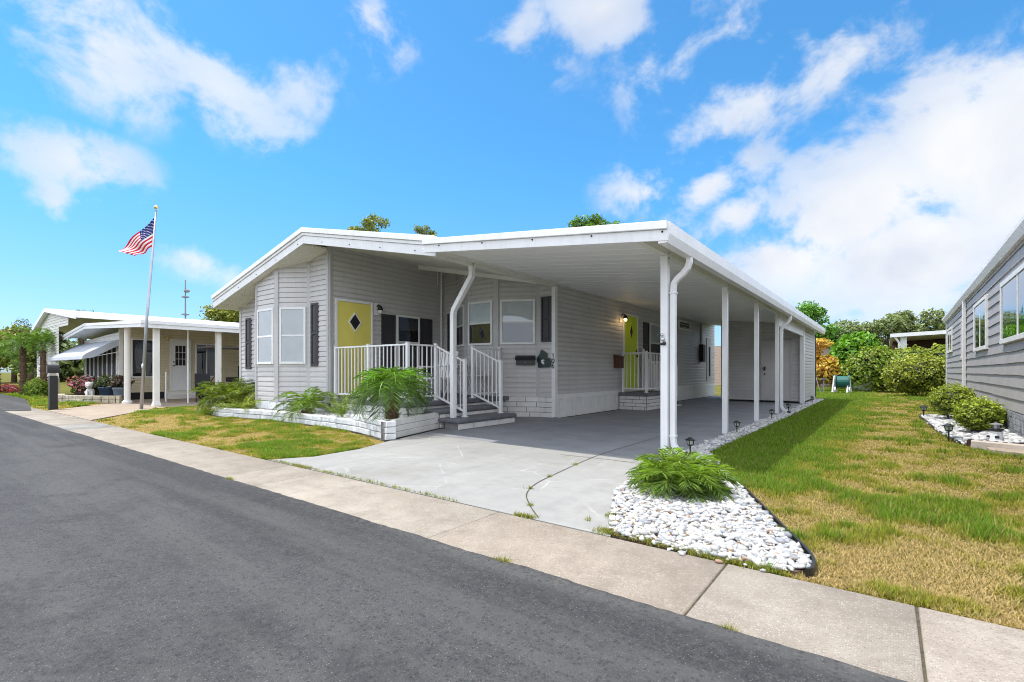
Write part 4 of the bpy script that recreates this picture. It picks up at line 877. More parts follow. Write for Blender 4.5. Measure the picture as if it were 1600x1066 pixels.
for i in range(7):
    t_ = (i + .5) / 7; x, y = .85 + (1.38 - .85) * t_, 8.88 - .22 * t_
    if first is None:
        mb = MB(); pts = [(-.045, 0), (.045, 0), (.045, .075)] + [(.045 * math.cos(q), .075 + .03 * math.sin(q)) for q in np.linspace(0, PI, 7)][1:]
        k = len(pts); mb.add([(a, -.015, z) for a, z in pts] + [(a, .015, z) for a, z in pts], [tuple(range(k)), tuple(range(2 * k - 1, k - 1, -1))] + [(j, k + j, k + (j + 1) % k, (j + 1) % k) for j in range(k)])
        first = solo(mb, 'edging_tile', 'brown_dark', 'dark scalloped edging tile in the row before the little lighthouse', 'edging tile', loc=(0, 0, 0), group='scalloped edging tiles', bev=.004); first.location = (x, y, -.005); first.rotation_euler.z = R(-20)
    else: copy_tree(first, (x, y, -.005), rz=R(-20 + random.uniform(-5, 5)))
lx, ly = 1.145, 9.02
lh = thing('lighthouse_ornament', 'small white and black lighthouse garden ornament on white pebbles', 'ornament', (lx, ly, 0))
part(MB().lathe((lx, ly, .075), [(.075, 0), (.06, .13)], 8), 'tower', 'white_trim', lh); part(MB().lathe((lx, ly, 0), [(.098, 0), (.092, .075), (.07, .078)], 8), 'base', 'mortar', lh)
part(MB().lathe((lx, ly, .205), [(.06, 0), (.078, .02), (.078, .035), (.05, .04)], 8), 'gallery', 'black', lh); part(MB().lathe((lx, ly, .245), [(.034, 0), (.034, .05)], 8), 'lantern', 'metal_grey', lh)
part(MB().lathe((lx, ly, .295), [(.07, 0), (.06, .01), (.012, .022), (.008, .035)], 8), 'cap', 'mortar', lh); part(MB().box(lx - .092, lx - .06, ly - .015, ly + .015, .12, .145).box(lx - .02, lx + .02, ly - .078, ly - .06, .12, .15), 'window', 'black', lh)

# ------------------------------------------------------------------ path lights
def path_light(loc, label, grp):
    t = thing('path_light', label, 'path light', (0, 0, 0), group=grp)
    part(MB().tube([(0, 0, -.02), (0, 0, .13)], .009, 8), 'stake', 'black', t)
    part(MB().lathe((0, 0, .12), [(.02, 0), (.036, .012), (.036, .02)], 10), 'collar', 'black', t)
    part(MB().lathe((0, 0, .14), [(.03, 0), (.036, .045)], 10), 'lens', 'pale_green', t)
    mb = MB()
    for i in range(4): a = i * PI / 2; mb.tube([(.033 * math.cos(a), .033 * math.sin(a), .138), (.040 * math.cos(a), .040 * math.sin(a), .188)], .005, 5)
    part(mb, 'cage', 'black', t)
    part(MB().lathe((0, 0, .186), [(.058, 0), (.056, .01), (.026, .024), (.02, .034)], 12), 'cap', 'black', t)
    t.location = loc; return t
pl = path_light((-1.84, 5.86, 0), 'black path light behind the feathery palm at the front carport post', 'solar path lights')
for x, y, lab in ((-1.88, 8.3, 'black path light right of the second carport post'), (-1.88, 11.25, 'black path light right of the third carport post'), (-1.88, 13.4, 'black path light beside the second downspout'), (-1.85, 17.8, 'farthest black path light, against the shed corner')):
    copy_tree(pl, (x, y, 0), lab)
copy_tree(pl, (.62, 13.6, 0), 'dark path light at the far corner of the right pebble bed', scale=(1.25,) * 3); copy_tree(pl, (.70, 9.35, 0), 'bronze path light in front of the round bush on the right', scale=(1.15,) * 3)
solo(MB().lathe((-1.80, 12.9, -.01), [(.22, 0), (.20, .03), (.0, .035)], 16), 'drain_cover', 'black', 'black round splash pad under the second downspout', 'drain cover')

# ------------------------------------------------------------------ flagpole and flag
fp = thing('flagpole', 'tall grey leaning flagpole on the left lawn', 'flagpole', (-15.7, 4.35, 0))
B0 = Vector((-15.7, 4.35, -.05)); T0 = Vector((-15.38, 4.59, 5.27)); mid = B0.lerp(T0, .45) + Vector((-.03, -.02, 0))
part(MB().tube([B0, mid, T0], [.042, .036, .022], 10), 'pole', 'metal_grey', fp, smooth=True)
part(MB().ball(T0 + Vector((0, 0, .07)), .055, 10), 'finial', 'gold', fp, smooth=True); part(MB().ball(B0.lerp(T0, .22) + Vector((.02, -.05, 0)), .05, 8, (.6, .6, 1.6)), 'cleat', 'silver', fp)
fl = thing('flag', 'red, white and blue striped flag with stars drooping from the pole', 'flag', tuple(T0 - Vector((0, 0, .9))))
Ht = T0 + Vector((0, 0, -.15)); Hb = Ht + (B0 - T0).normalized() * .80
LEFT = -RT
def fpt(s, t):                              # s along the fly, t down the hoist
    top = LEFT * (1.10 * s) + Vector((0, 0, -.92 * s - .05 * math.sin(PI * s)))
    bot = LEFT * (.48 * s + .12 * s * (1 - s)) + Vector((0, 0, -.28 * s ** 1.4 + .32 * s * s * 0 - .06 * math.sin(PI * s)))
    p = Ht.lerp(Hb, t) + top * (1 - t) + bot * t
    return p + FW * (.10 * math.sin(s * 9 + t * 3.2) * s + .06 * math.sin(t * 7 + s * 2) * s)
def fquad(mb, s0, s1, t0, t1, k=10, m_=2, off=0):
    o = len(mb.v)
    for i in range(k + 1):
        for j in range(m_ + 1): mb.v.append(tuple(fpt(s0 + (s1 - s0) * i / k, t0 + (t1 - t0) * j / m_) - FW * off))
    for i in range(k):
        for j in range(m_): a = o + i * (m_ + 1) + j; mb.f.append((a, a + m_ + 1, a + m_ + 2, a + 1))
rd, wh, bl = MB(), MB(), MB()
for i in range(13):
    fquad(rd if i % 2 == 0 else wh, .4 if i < 7 else 0, 1, i / 13, (i + 1) / 13, 16)
fquad(bl, 0, .4, 0, 7 / 13, 10, 6)
stars = MB()
for r_ in range(9):
    for c_ in range(6 if r_ % 2 == 0 else 5):
        s = .4 * ((c_ + .5) / 6 + (0 if r_ % 2 == 0 else .083)); t = 7 / 13 * (r_ + .6) / 9.2
        for off in (.004, -.004):
            o_ = len(stars.v)
            for q in range(10):
                rr = .017 if q % 2 == 0 else .007; a = PI / 2 + q * PI / 5
                stars.v.append(tuple(fpt(s + rr * math.cos(a) * .9, t - rr * 1.6 * math.sin(a)) - FW * off))
            stars.f.append(tuple(range(o_, o_ + 10)))
part(rd, 'red_stripe', 'flag_red', fl, smooth=True); part(wh, 'white_stripe', 'flag_white', fl, smooth=True); cn = part(bl, 'canton', 'flag_blue', fl, smooth=True); part(stars, 'star', 'flag_white', cn)
# antenna mast behind the cream home
am = thing('antenna_mast', 'thin dark antenna mast with small devices behind the cream home', 'antenna', (-31.8, 10.9, 0))
part(MB().tube([(-31.8, 10.9, 0), (-31.8, 10.9, 6.2)], .06, 6, .03), 'mast', 'mortar', am)
part(MB().ball((-31.6, 10.9, 5.55), .16, 8, (1.3, 1, .6)), 'device', 'mortar', am); part(MB().box(-31.95, -31.65, 10.75, 11.05, 5.2, 5.26), 'device', 'mortar', am); part(MB().box(-31.95, -31.65, 10.75, 11.05, 4.2, 4.26), 'device', 'mortar', am)
# black pillar with mailbox at the pavement
px, py = -17.25, 2.88
mp_ = thing('mailbox_pillar', 'black fluted pillar carrying a domed mailbox at the pavement', 'mailbox', (px, py, 0))
mb = MB().box(px - .19, px + .19, py - .19, py + .19, 0, .08)
for i in range(-2, 3): mb.box(px - .175, px + .175, py + i * .075 - .028, py + i * .075 + .028, .08, .88).box(px + i * .075 - .028, px + i * .075 + .028, py - .175, py + .175, .08, .88)
part(mb, 'pillar', 'black', mp_); part(MB().box(px - .13, px + .13, py - .13, py + .13, .08, .95), 'core', 'beige', mp_)
mb = MB(); pr = [(.17 * math.cos(q), .17 * math.sin(q) * .8) for q in np.linspace(0, PI, 9)]; vs = []
for y in (py - .27, py + .27): vs += [(px + a, y, 1.03 + b) for a, b in pr] + [(px - .17, y, .95), (px + .17, y, .95)]
k = len(pr) + 2; mb.add(vs, [(i, (i + 1) % k, k + (i + 1) % k, k + i) for i in range(k)] + [tuple(range(k)), tuple(range(2 * k - 1, k - 1, -1))])
part(mb, 'mailbox', 'black', mp_); mp_.scale = (.45, .45, 1.0)
# golf cart in the neighbour's carport
gx, gy = -18.3, 7.75
gc = thing('golf_cart', 'dark golf cart parked in the open carport of the cream home', 'golf cart', (gx, gy, 0))
part(MB().hull8([(gx - .55, gy - .9, .28), (gx + .55, gy - .9, .28), (gx + .55, gy + 1.0, .28), (gx - .55, gy + 1.0, .28)], [(gx - .5, gy - .75, .62), (gx + .5, gy - .75, .62), (gx + .5, gy + .9, .5), (gx - .5, gy + .9, .5)]), 'body', 'brown_dark', gc, bev=.03)
part(MB().box(gx - .62, gx + .62, gy - .95, gy + .9, 1.78, 1.84), 'canopy', 'mortar', gc, bev=.02)
for sx_ in (-.55, .55):
    part(MB().tube([(gx + sx_, gy - .8, .6), (gx + sx_, gy - .65, 1.8)], .022, 6).tube([(gx + sx_, gy + .8, .5), (gx + sx_, gy + .75, 1.8)], .022, 6), 'roof_strut', 'black', gc)
    for sy_ in (-.7, .75):
        w_ = part(MB().tube([(gx + sx_ - .09, gy + sy_, .22), (gx + sx_ + .09, gy + sy_, .22)], .22, 16), 'wheel', 'rubber', gc); part(MB().tube([(gx + sx_ - .1, gy + sy_, .22), (gx + sx_ + .1, gy + sy_, .22)], .1, 10), 'rim', 'silver', w_)
part(MB().box(gx - .5, gx + .5, gy - .05, gy + .4, .62, .78).box(gx - .5, gx + .5, gy + .36, gy + .46, .78, 1.2), 'seat', 'seat', gc, bev=.03)
part(MB().tube([(gx - .25 + .18 * math.cos(q), gy - .35, 1.02 + .18 * math.sin(q)) for q in np.linspace(0, 2 * PI, 17)], .016, 6).tube([(gx - .25, gy - .65, .6), (gx - .25, gy - .36, 1.02)], .016, 6), 'steering_wheel', 'black', gc)
# black garden chair there
qx, qy = -17.5, 6.6
ch = thing('patio_chair', 'black metal patio chair outside the cream home by the white post', 'chair', (qx, qy, 0))
part(MB().box(qx - .25, qx + .25, qy - .25, qy + .25, .40, .44), 'seat', 'black', ch); part(MB().hull8([(qx - .28, qy - .24, .44), (qx - .24, qy - .24, .44), (qx - .24, qy + .24, .44), (qx - .28, qy + .24, .44)], [(qx - .36, qy - .22, .92), (qx - .32, qy - .22, .92), (qx - .32, qy + .22, .92), (qx - .36, qy + .22, .92)]), 'backrest', 'black', ch)
for a in (-.22, .22):
    for b in (-.22, .22): part(MB().tube([(qx + a, qy + b, 0), (qx + a, qy + b, .41)], .015, 6), 'leg', 'black', ch)
    part(MB().tube([(qx - .3, qy + a * 1.1, .62), (qx + .22, qy + a * 1.1, .62), (qx + .22, qy + a * 1.1, .42)], .016, 6), 'armrest', 'black', ch)
# white statue
sx0, sy0 = -20.35, 4.28
sv = MB().ball((sx0, sy0, .30), .14, 12, (.9, .9, 1.25)).ball((sx0 + .06, sy0 - .04, .55), .105, 12, (1, 1, 1.05)).ball((sx0 + .15, sy0 - .08, .52), .05, 8).ball((sx0 + .02, sy0 - .11, .63), .03, 6).ball((sx0 + .06, sy0 + .05, .63), .03, 6)
sv.tube([(sx0 + .1, sy0 - .1, .36), (sx0 + .13, sy0 - .1, .02)], .035, 8).tube([(sx0 + .12, sy0 + .02, .36), (sx0 + .15, sy0 + .02, .02)], .035, 8).ball((sx0 - .05, sy0 - .1, .12), .09, 8).ball((sx0 - .05, sy0 + .1, .12), .09, 8).tube([(sx0 - .12, sy0, .15), (sx0 - .22, sy0 - .05, .2), (sx0 - .2, sy0 - .08, .34)], .025, 6).box(sx0 - .2, sx0 + .22, sy0 - .16, sy0 + .14, -.02, .04)
solo(sv, 'lion_statue', 'statue', 'pale sitting animal statue beside the flower bed stone border', 'statue', smooth=True)

# ------------------------------------------------------------------ furniture on the porch
cx, cy, cz = -7.25, 7.0, DZ
ch = thing('porch_chair', 'white slatted porch chair behind the corner railing', 'chair', (cx, cy, cz))
part(MB().box(cx - .27, cx + .27, cy - .26, cy + .24, cz + .38, cz + .42), 'seat', 'white_trim', ch, bev=.006)
for a in (-.25, .25): part(MB().box(cx + a - .025, cx + a + .025, cy - .26, cy - .2, cz, cz + .62).box(cx + a - .025, cx + a + .025, cy + .2, cy + .26, cz, cz + .62), 'leg', 'white_trim', ch); part(MB().box(cx + a - .04, cx + a + .04, cy - .28, cy + .28, cz + .62, cz + .65), 'armrest', 'white_trim', ch)
mb = MB()
for a in np.linspace(-.22, .22, 6): mb.hull8([(cx + a - .03, cy + .2, cz + .42), (cx + a + .03, cy + .2, cz + .42), (cx + a + .03, cy + .23, cz + .42), (cx + a - .03, cy + .23, cz + .42)], [(cx + a - .03, cy + .32, cz + .95), (cx + a + .03, cy + .32, cz + .95), (cx + a + .03, cy + .35, cz + .95), (cx + a - .03, cy + .35, cz + .95)])
part(mb, 'backrest', 'white_trim', ch)
cx, cy = -7.15, 8.05
t = thing('bistro_chair', 'white wire bistro chair seen through the stair railing', 'chair', (cx, cy, cz))
part(MB().tube([(cx + .2 * math.cos(q), cy + .2 * math.sin(q), cz + .45) for q in np.linspace(0, 2 * PI, 17)], .012, 6).lathe((cx, cy, cz + .44), [(.19, 0), (.19, .008)], 16), 'seat', 'white_trim', t)
for q in (.8, 2.4, 3.9, 5.5): part(MB().tube([(cx + .18 * math.cos(q), cy + .18 * math.sin(q), cz + .45), (cx + .12 * math.cos(q), cy + .12 * math.sin(q), cz + .22), (cx + .22 * math.cos(q), cy + .22 * math.sin(q), cz)], .010, 6), 'leg', 'white_trim', t)
part(MB().tube([(cx - .18, cy - .1, cz + .45), (cx - .22, cy - .16, cz + .75), (cx - .24, cy, cz + .88), (cx - .22, cy + .16, cz + .75), (cx - .18, cy + .1, cz + .45)], .011, 6).tube([(cx - .2, cy - .05, cz + .45), (cx - .24, cy + .06, cz + .85)], .008, 6).tube([(cx - .2, cy + .05, cz + .45), (cx - .24, cy - .06, cz + .85)], .008, 6), 'backrest', 'white_trim', t)
cx, cy = -7.7, 7.9
t = thing('bistro_table', 'round white wire table on the porch before the bay window', 'table', (cx, cy, cz))
part(MB().lathe((cx, cy, cz + .68), [(.34, 0), (.34, .02)], 20), 'table_top', 'white_trim', t)
for q in (.5, 2.6, 4.7): part(MB().tube([(cx + .25 * math.cos(q), cy + .25 * math.sin(q), cz + .68), (cx + .1 * math.cos(q), cy + .1 * math.sin(q), cz + .35), (cx + .27 * math.cos(q), cy + .27 * math.sin(q), cz)], .011, 6), 'leg', 'white_trim', t)

# ------------------------------------------------------------------ far homes and yard things on the right
fh = thing('house', 'distant house with white flat carport roof above the hedge', 'house', (3, 37, 0))
part(MB().hull8([(.15, 35.2, 2.92), (9, 35.2, 3.25), (9, 47, 3.25), (.15, 47, 2.92)], [(.15, 35.2, 3.12), (9, 35.2, 3.45), (9, 47, 3.45), (.15, 47, 3.12)]), 'roof', 'white', fh)
part(MB().box(.3, 9, 40.5, 46.8, 0, 2.95), 'wall', 'brown_dark', fh)
for x in (.75, 3.9): part(MB().box(x - .14, x + .14, 35.5, 35.8, 0, 2.98), 'post', 'white_trim', fh)
part(MB().tube([(.35, 35.3, 2.95), (.55, 35.4, 2.6), (.55, 35.4, .2)], .06, 6), 'downspout', 'white_trim', fh)
part(MB().box(.25, .4, 36.2, 40.5, 1.2, 2.5), 'side_panel', 'wood_brown', fh)
fh = thing('house', 'distant tan house behind the orange shrub', 'house', (-6, 40, 0))
part(MB().siding((-3.4, 36), (-3.4, 58), 0, 2.75).siding((-10, 36), (-3.4, 36), 0, 2.75), 'wall', 'tan_wall', fh)
part(MB().hull8([(-3.15, 35.7, 2.72), (-3.15, 58.3, 2.72), (-6.7, 58.3, 3.6), (-6.7, 35.7, 3.6)], [(-3.15, 35.7, 2.84), (-3.15, 58.3, 2.84), (-6.7, 58.3, 3.72), (-6.7, 35.7, 3.72)]), 'roof', 'cream', fh)
for y in (39.5, 45.): f_ = part(MB().box(-3.4, -3.35, y, y + 1.3, 1.1, 2.1), 'window', 'white_trim', fh); part(MB().box(-3.36, -3.34, y + .1, y + 1.2, 1.2, 2.0), 'pane', 'dark', f_)
hx, hy = -1.62, 27.2
hr = thing('hose_reel', 'white hose reel cart wound with green hose by the far shrubs', 'hose reel', (hx, hy, 0))
for a in (-.28, .28):
    part(MB().tube([(hx + a - .1, hy - .32, .02), (hx + a - .04, hy, .78)], .035, 6).tube([(hx + a + .02, hy + .32, .02), (hx + a - .04, hy, .78)], .035, 6).tube([(hx + a - .1, hy - .32, .02), (hx + a, hy + .3, .1)], .03, 6).tube([(hx + a - .08, hy - .2, .3), (hx + a, hy + .2, .3)], .03, 6), 'frame', 'white_trim', hr)
part(MB().tube([(hx - .22, hy, .5), (hx + .22, hy, .5)], .27, 16), 'hose', 'hose', hr)
for a in (-.25, .25): part(MB().tube([(hx + a - .02, hy, .5), (hx + a + .02, hy, .5)], .34, 18), 'reel_flange', 'hose', hr)
part(MB().tube([(hx - .3, hy - .3, .14), (hx - .25, hy - .3, .14)], .14, 12).tube([(hx + .25, hy - .3, .14), (hx + .3, hy - .3, .14)], .14, 12), 'wheel', 'white_trim', hr)
bx, by = -2.35, 27.0
bf = thing('bird_bath_stand', 'thin stand with a small cup left of the hose reel', 'stand', (bx, by, 0))
part(MB().tube([(bx, by, 0), (bx, by, .62)], .03, 6).tube([(bx - .12, by, 0), (bx - .35, by + .1, .85)], .02, 6), 'pole', 'metal_grey', bf); part(MB().lathe((bx, by, .55), [(.05, 0), (.13, .05), (.14, .12), (.11, .12), (.1, .06)], 10), 'cup', 'mortar', bf)
solo(MB().ball((-1.0, 29.2, .42), .5, 12, (1.1, .7, .85)), 'garden_urn', 'pale_green', 'pale green rounded garden boulder beside the hose reel', 'boulder', smooth=True)

# ------------------------------------------------------------------ foliage builders
def lerp3(a, b, t): a = np.asarray(a); b = np.asarray(b); return a + (b - a) * t
def leaves(P, Nrm, size, asp, C, cup=.15):                 # diamond leaves: positions, normals, length, colours
    n = len(P); r = rng.normal(size=(n, 3)); t = np.cross(Nrm, r); t /= np.linalg.norm(t, axis=1)[:, None] + 1e-9
    b = np.cross(Nrm, t); s = size[:, None]
    A = P - t * s * .5; T = P + t * s * .5 - Nrm * s * cup; L = P + b * s * asp * .5 + Nrm * s * cup * .4; Q = P - b * s * asp * .5 + Nrm * s * cup * .4
    V = np.stack([A, Q, T, L], 1).reshape(-1, 3); F = np.arange(4 * n).reshape(-1, 4)
    return V, F, np.repeat(C, 4, axis=0)
def cloud(blobs, n, size, dark, light, asp=.5, inner=.62, hue=None, up=.35, jag=.22):
    vol = np.array([(b[3] * b[4] * b[5]) ** (2 / 3) for b in blobs]); k = rng.choice(len(blobs), n, p=vol / vol.sum())
    B = np.array(blobs)[k]; d = rng.normal(size=(n, 3)); d /= np.linalg.norm(d, axis=1)[:, None]
    lump = 1 + jag * (np.sin(d[:, 0] * 7 + k * 1.7) * np.sin(d[:, 1] * 6 + k) * np.sin(d[:, 2] * 8 + k * .6)) + rng.normal(size=n) * jag * .25
    rad = (inner + (1 - inner) * rng.random(n) ** .5) * lump
    P = B[:, :3] + d * B[:, 3:6] * rad[:, None]
    Nn = d + rng.normal(size=(n, 3)) * .75 + np.array([0, 0, up]); Nn /= np.linalg.norm(Nn, axis=1)[:, None]
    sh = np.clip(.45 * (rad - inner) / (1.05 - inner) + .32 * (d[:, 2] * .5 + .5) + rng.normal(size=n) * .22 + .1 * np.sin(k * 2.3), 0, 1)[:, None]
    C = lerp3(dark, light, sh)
    if hue is not None:
        m_ = rng.random(n) < hue[1]; C[m_] = lerp3(C[m_], np.array(hue[0]), .75)
    V, F, C4 = leaves(P, Nn, size * rng.uniform(.6, 1.3, n), asp, C)
    return [V, F, C4]
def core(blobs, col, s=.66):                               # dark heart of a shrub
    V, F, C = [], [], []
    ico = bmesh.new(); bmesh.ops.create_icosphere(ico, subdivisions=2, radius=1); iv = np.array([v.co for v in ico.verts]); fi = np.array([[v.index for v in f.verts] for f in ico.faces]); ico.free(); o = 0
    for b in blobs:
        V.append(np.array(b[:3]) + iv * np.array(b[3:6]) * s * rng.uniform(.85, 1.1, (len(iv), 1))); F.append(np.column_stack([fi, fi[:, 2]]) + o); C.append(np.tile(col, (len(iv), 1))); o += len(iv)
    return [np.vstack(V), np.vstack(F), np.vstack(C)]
def merge(ls):
    V, F, C, o = [], [], [], 0
    for v, f, c in ls: V.append(v); F.append(f + o); C.append(c); o += len(v)
    return np.vstack(V), np.vstack(F), np.vstack(C)
def clean_quads(F):                                        # degenerate quads (triangles) -> keep as thin quads is not allowed: split all into triangles
    T = np.vstack([F[:, [0, 1, 2]], F[:, [0, 2, 3]]]); return T[(T[:, 0] != T[:, 1]) & (T[:, 1] != T[:, 2]) & (T[:, 0] != T[:, 2])]
def foliage(name, ls, root, loc, m='leaf'):
    V, F, C = merge(ls); me = npmesh(name, V - np.array(loc), clean_quads(F), m, C); return link(me, name, root)
def shrub(name, label, cat, loc, blobs, n, size, dark, light, group=None, stems=True, dense=True, **kw):
    t = thing(name, label, cat, loc, group=group)
    bl = [(loc[0] + b[0], loc[1] + b[1], loc[2] + b[2], *b[3:]) for b in blobs]
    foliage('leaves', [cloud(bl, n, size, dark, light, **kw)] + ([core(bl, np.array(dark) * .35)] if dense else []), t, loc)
    if stems:
        mb = MB()
        for i in range(4):
            a = random.uniform(0, 6.28); r = min(blobs[0][3], blobs[0][4]) * .4; mb.tube([(loc[0] + .05 * math.cos(a), loc[1] + .05 * math.sin(a), loc[2] - .03), (loc[0] + r * math.cos(a), loc[1] + r * math.sin(a), loc[2] + blobs[0][2])], .02, 5)
        part(mb, 'stem', 'bark', t)
    return t
def tree(label, loc, h, blobs, n, size, dark, light, tr=.18, group=None, name='tree', **kw):
    t = thing(name, label, 'tree', loc, group=group)
    bl = [(loc[0] + b[0], loc[1] + b[1], loc[2] + b[2], *b[3:]) for b in blobs]
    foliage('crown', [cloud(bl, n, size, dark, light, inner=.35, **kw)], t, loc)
    mb = MB(); x, y, z = loc
    mb.tube([(x, y, z - .1), (x + .1 * tr, y, z + h * .35), (x - .4 * tr, y, z + h * .62)], [tr, tr * .75, tr * .5], 8)
    for b in bl[:9]: mb.tube([(x, y, z + h * .4), ((x + b[0]) / 2, (y + b[1]) / 2, (z + h * .5 + b[2]) / 2), (b[0], b[1], b[2])], [tr * .5, tr * .3, tr * .1], 6)
    part(mb, 'trunk', 'bark', t, smooth=True); return t
def blobs_in(rx, ry, z0, z1, n, br, seed):
    r_ = random.Random(seed); out = []
    for i in range(n):
        a = r_.uniform(0, 2 * PI); q = math.sqrt(r_.random()); f = r_.random(); zz = z0 + (z1 - z0) * f; w = math.sqrt(max(.08, 1 - (2 * f - .9) ** 2 * .8)); s = br * r_.uniform(.65, 1.25)
        out.append((rx * q * w * math.cos(a), ry * q * w * math.sin(a), zz, s, s, s * .75))
    return out
def frond(acc, base, az, el, L, droop, nl, ll, lw, col, stem, twist=0., vee=.5):
    fk = random.uniform(.65, 1.2); p = Vector(base); n = 14; pts = []; tans = []
    for i in range(n + 1):
        t = i / n; e_ = el - droop * t ** 1.25; d = Vector((math.cos(az) * math.cos(e_), math.sin(az) * math.cos(e_), math.sin(e_))); pts.append(p.copy()); tans.append(d); p += d * L / n
    V, F, C = acc; side0 = Vector((-math.sin(az), math.cos(az), 0))
    for i in range(n):                                     # midrib
        o = len(V); w0 = .008 * L * (1 - i / n) + .0018; w1 = .008 * L * (1 - (i + 1) / n) + .0018
        V += [pts[i] - side0 * w0, pts[i] + side0 * w0, pts[i + 1] + side0 * w1, pts[i + 1] - side0 * w1]; F.append((o, o + 1, o + 2, o + 3)); C += [stem] * 4
    for j in range(nl):
        t = .10 + .90 * (j + .5) / nl; f = t * n; i = min(n - 1, int(f)); q = f - i
        b = pts[i].lerp(pts[i + 1], q); tg = tans[i].lerp(tans[min(n, i + 1)], q).normalized(); up = side0.cross(tg); up = -up if up.z < 0 else up
        ln = ll * (math.sin(PI * min(1, t * .72 + .22)) ** .6 + .15) * random.uniform(.85, 1.1)
        for s in (-1, 1):
            fwd = .45 + .55 * t + random.uniform(-.28, .28)
            d = (side0 * s + tg * fwd + up * (vee * random.uniform(-.3, 1.5) - .45 * t)).normalized(); g = Vector((0, 0, -random.uniform(.15, .55)))
            tip = b + d * ln * .92 + g * ln * .35; midp = b + d * ln * .5; wv = d.cross(up).normalized() * lw * random.uniform(.8, 1.2) * .5
            k_ = random.uniform(.45, 1.35) * fk; c = tuple(x * k_ for x in col); ct = tuple(x * k_ * 1.12 for x in col)
            o = len(V); V += [b, midp + wv, tip, midp - wv]; F.append((o, o + 1, o + 2, o + 3)); C += [c, c, ct, c]
def palm(name, label, loc, crowns, trunk=None, group=None):
    t = thing(name, label, 'palm', loc, group=group)
    acc = ([], [], [])
    for c in crowns:
        bx_, by_, bz_ = c['at']
        for i in range(c['n']):
            f = (i + .5) / c['n']; az = i * 2.399 + random.uniform(-.25, .25) + c.get('az0', 0); el = c['el0'] + (c['el1'] - c['el0']) * f ** c.get('pw', 1.) + random.uniform(-.12, .12)
            L = c['L'] * random.uniform(.8, 1.1) * (1 - .25 * max(0, f - .7)); col = lerp3(c['new'], c['old'], min(1, max(0, f + random.uniform(-.25, .25))))
            frond(acc, (loc[0] + bx_, loc[1] + by_, loc[2] + bz_), az, el, L, c['droop'] * random.uniform(.8, 1.2), c['nl'], c['ll'], c['lw'], tuple(col), tuple(np.array(col) * 1.15), vee=c.get('vee', .5))
    V = np.array([tuple(v) for v in acc[0]]); foliage('fronds', [[V, np.array(acc[1]), np.array(acc[2])]], t, loc)
    if trunk:
        pts, r0, r1 = trunk; mb = MB(); pts = [Vector(loc) + Vector(p) for p in pts]; fine = []
        for i in range(len(pts) - 1):
            for q in range(7): fine.append(pts[i].lerp(pts[i + 1], q / 7))
        fine.append(pts[-1]); k = len(fine); rs = [(r0 + (r1 - r0) * i / (k - 1)) * (1.12 if i % 2 else .92) for i in range(k)]
        mb.tube(fine, rs, 10); hb = mb
        for i in range(int(26 * len(pts))):                # old leaf bases
            f = random.random(); p = fine[int(f * (k - 1))]; a = random.uniform(0, 6.28); r = r0 + (r1 - r0) * f
            d = Vector((math.cos(a), math.sin(a), .9)); q = p + Vector((math.cos(a), math.sin(a), 0)) * r * .9
            hb.tube([q, q + d * r * .55], [r * .22, r * .1], 4)
        part(mb, 'trunk', 'trunk', t)
    return t
G1, G2 = (.17, .36, .035), (.075, .17, .025)

# ------------------------------------------------------------------ planter along the front of the home
PW = smooth_path([(-12.75, 5.4), (-12.45, 4.80), (-11.5, 4.66), (-10.2, 4.90), (-8.2, 4.93), (-6.9, 4.82), (-6.1, 4.60), (-5.72, 4.5)], 6)
pw = thing('planter', 'white painted stone block planter bed along the home front', 'planter', (-9, 4.8, 0))
mb = MB(); mm = MB(); s_ = 0.; k = len(PW)
lens = [0]
for a, b in zip(PW[:-1], PW[1:]): lens.append(lens[-1] + (b - a).length)
def at(sv):
    sv = max(0, min(lens[-1] - 1e-4, sv)); i = max(j for j in range(k - 1) if lens[j] <= sv); return PW[i].lerp(PW[i + 1], (sv - lens[i]) / (lens[i + 1] - lens[i]))
for row in range(3):
    sv = -.2 * (row % 2)
    while sv < lens[-1]:
        bl_ = random.uniform(.36, .46); a, b = at(max(0, sv)), at(sv + bl_); sv += bl_
        if (b - a).length < .05: continue
        htop = .185 if lens[-1] - sv > 1.3 else .275
        if row == 2 and htop < .2: continue
        o, e, n, L = frame_of(a, b); h0, h1 = (0, .095, .19)[row], (.09, .185, .275)[row]; j = random.uniform(-.008, .012)
        mb.obox(o, e, n, .004, L - .004, -.16, .0 + j, h0 + .003, h1)
for a, b in zip(PW[:-3], PW[1:-2]): o, e, n, L = frame_of(a, b); mm.obox(o, e, n, 0, L, -.14, -.02, -.02, .17)
bw = part(mb, 'block_wall', 'block_white', pw, bev=.012); part(mm, 'mortar', 'mortar', bw)
mb = MB(); o, e, n, L = frame_of((-5.74, 4.52), (-6.26, 6.16))
for h0, h1 in ((0, .09), (.094, .185), (.19, .275)): mb.obox(o, e, n, 0, L, -.10, .012 * random.uniform(.3, 1), h0, h1)
part(mb, 'side_board', 'brick_white', pw, bev=.008); part(MB().obox(o, e, n, 0, L, -.09, -.005, 0, .27), 'mortar', 'mortar', pw)
BEDP = [(p.x, p.y + .12) for p in PW] + [(-5.86, 4.62), (-6.30, 6.0), (-6.6, 6.0), (-6.6, 5.68), (-12.7, 5.68)]
part(MB().prism(BEDP, .0, .13), 'bed_soil', 'soil', pw)

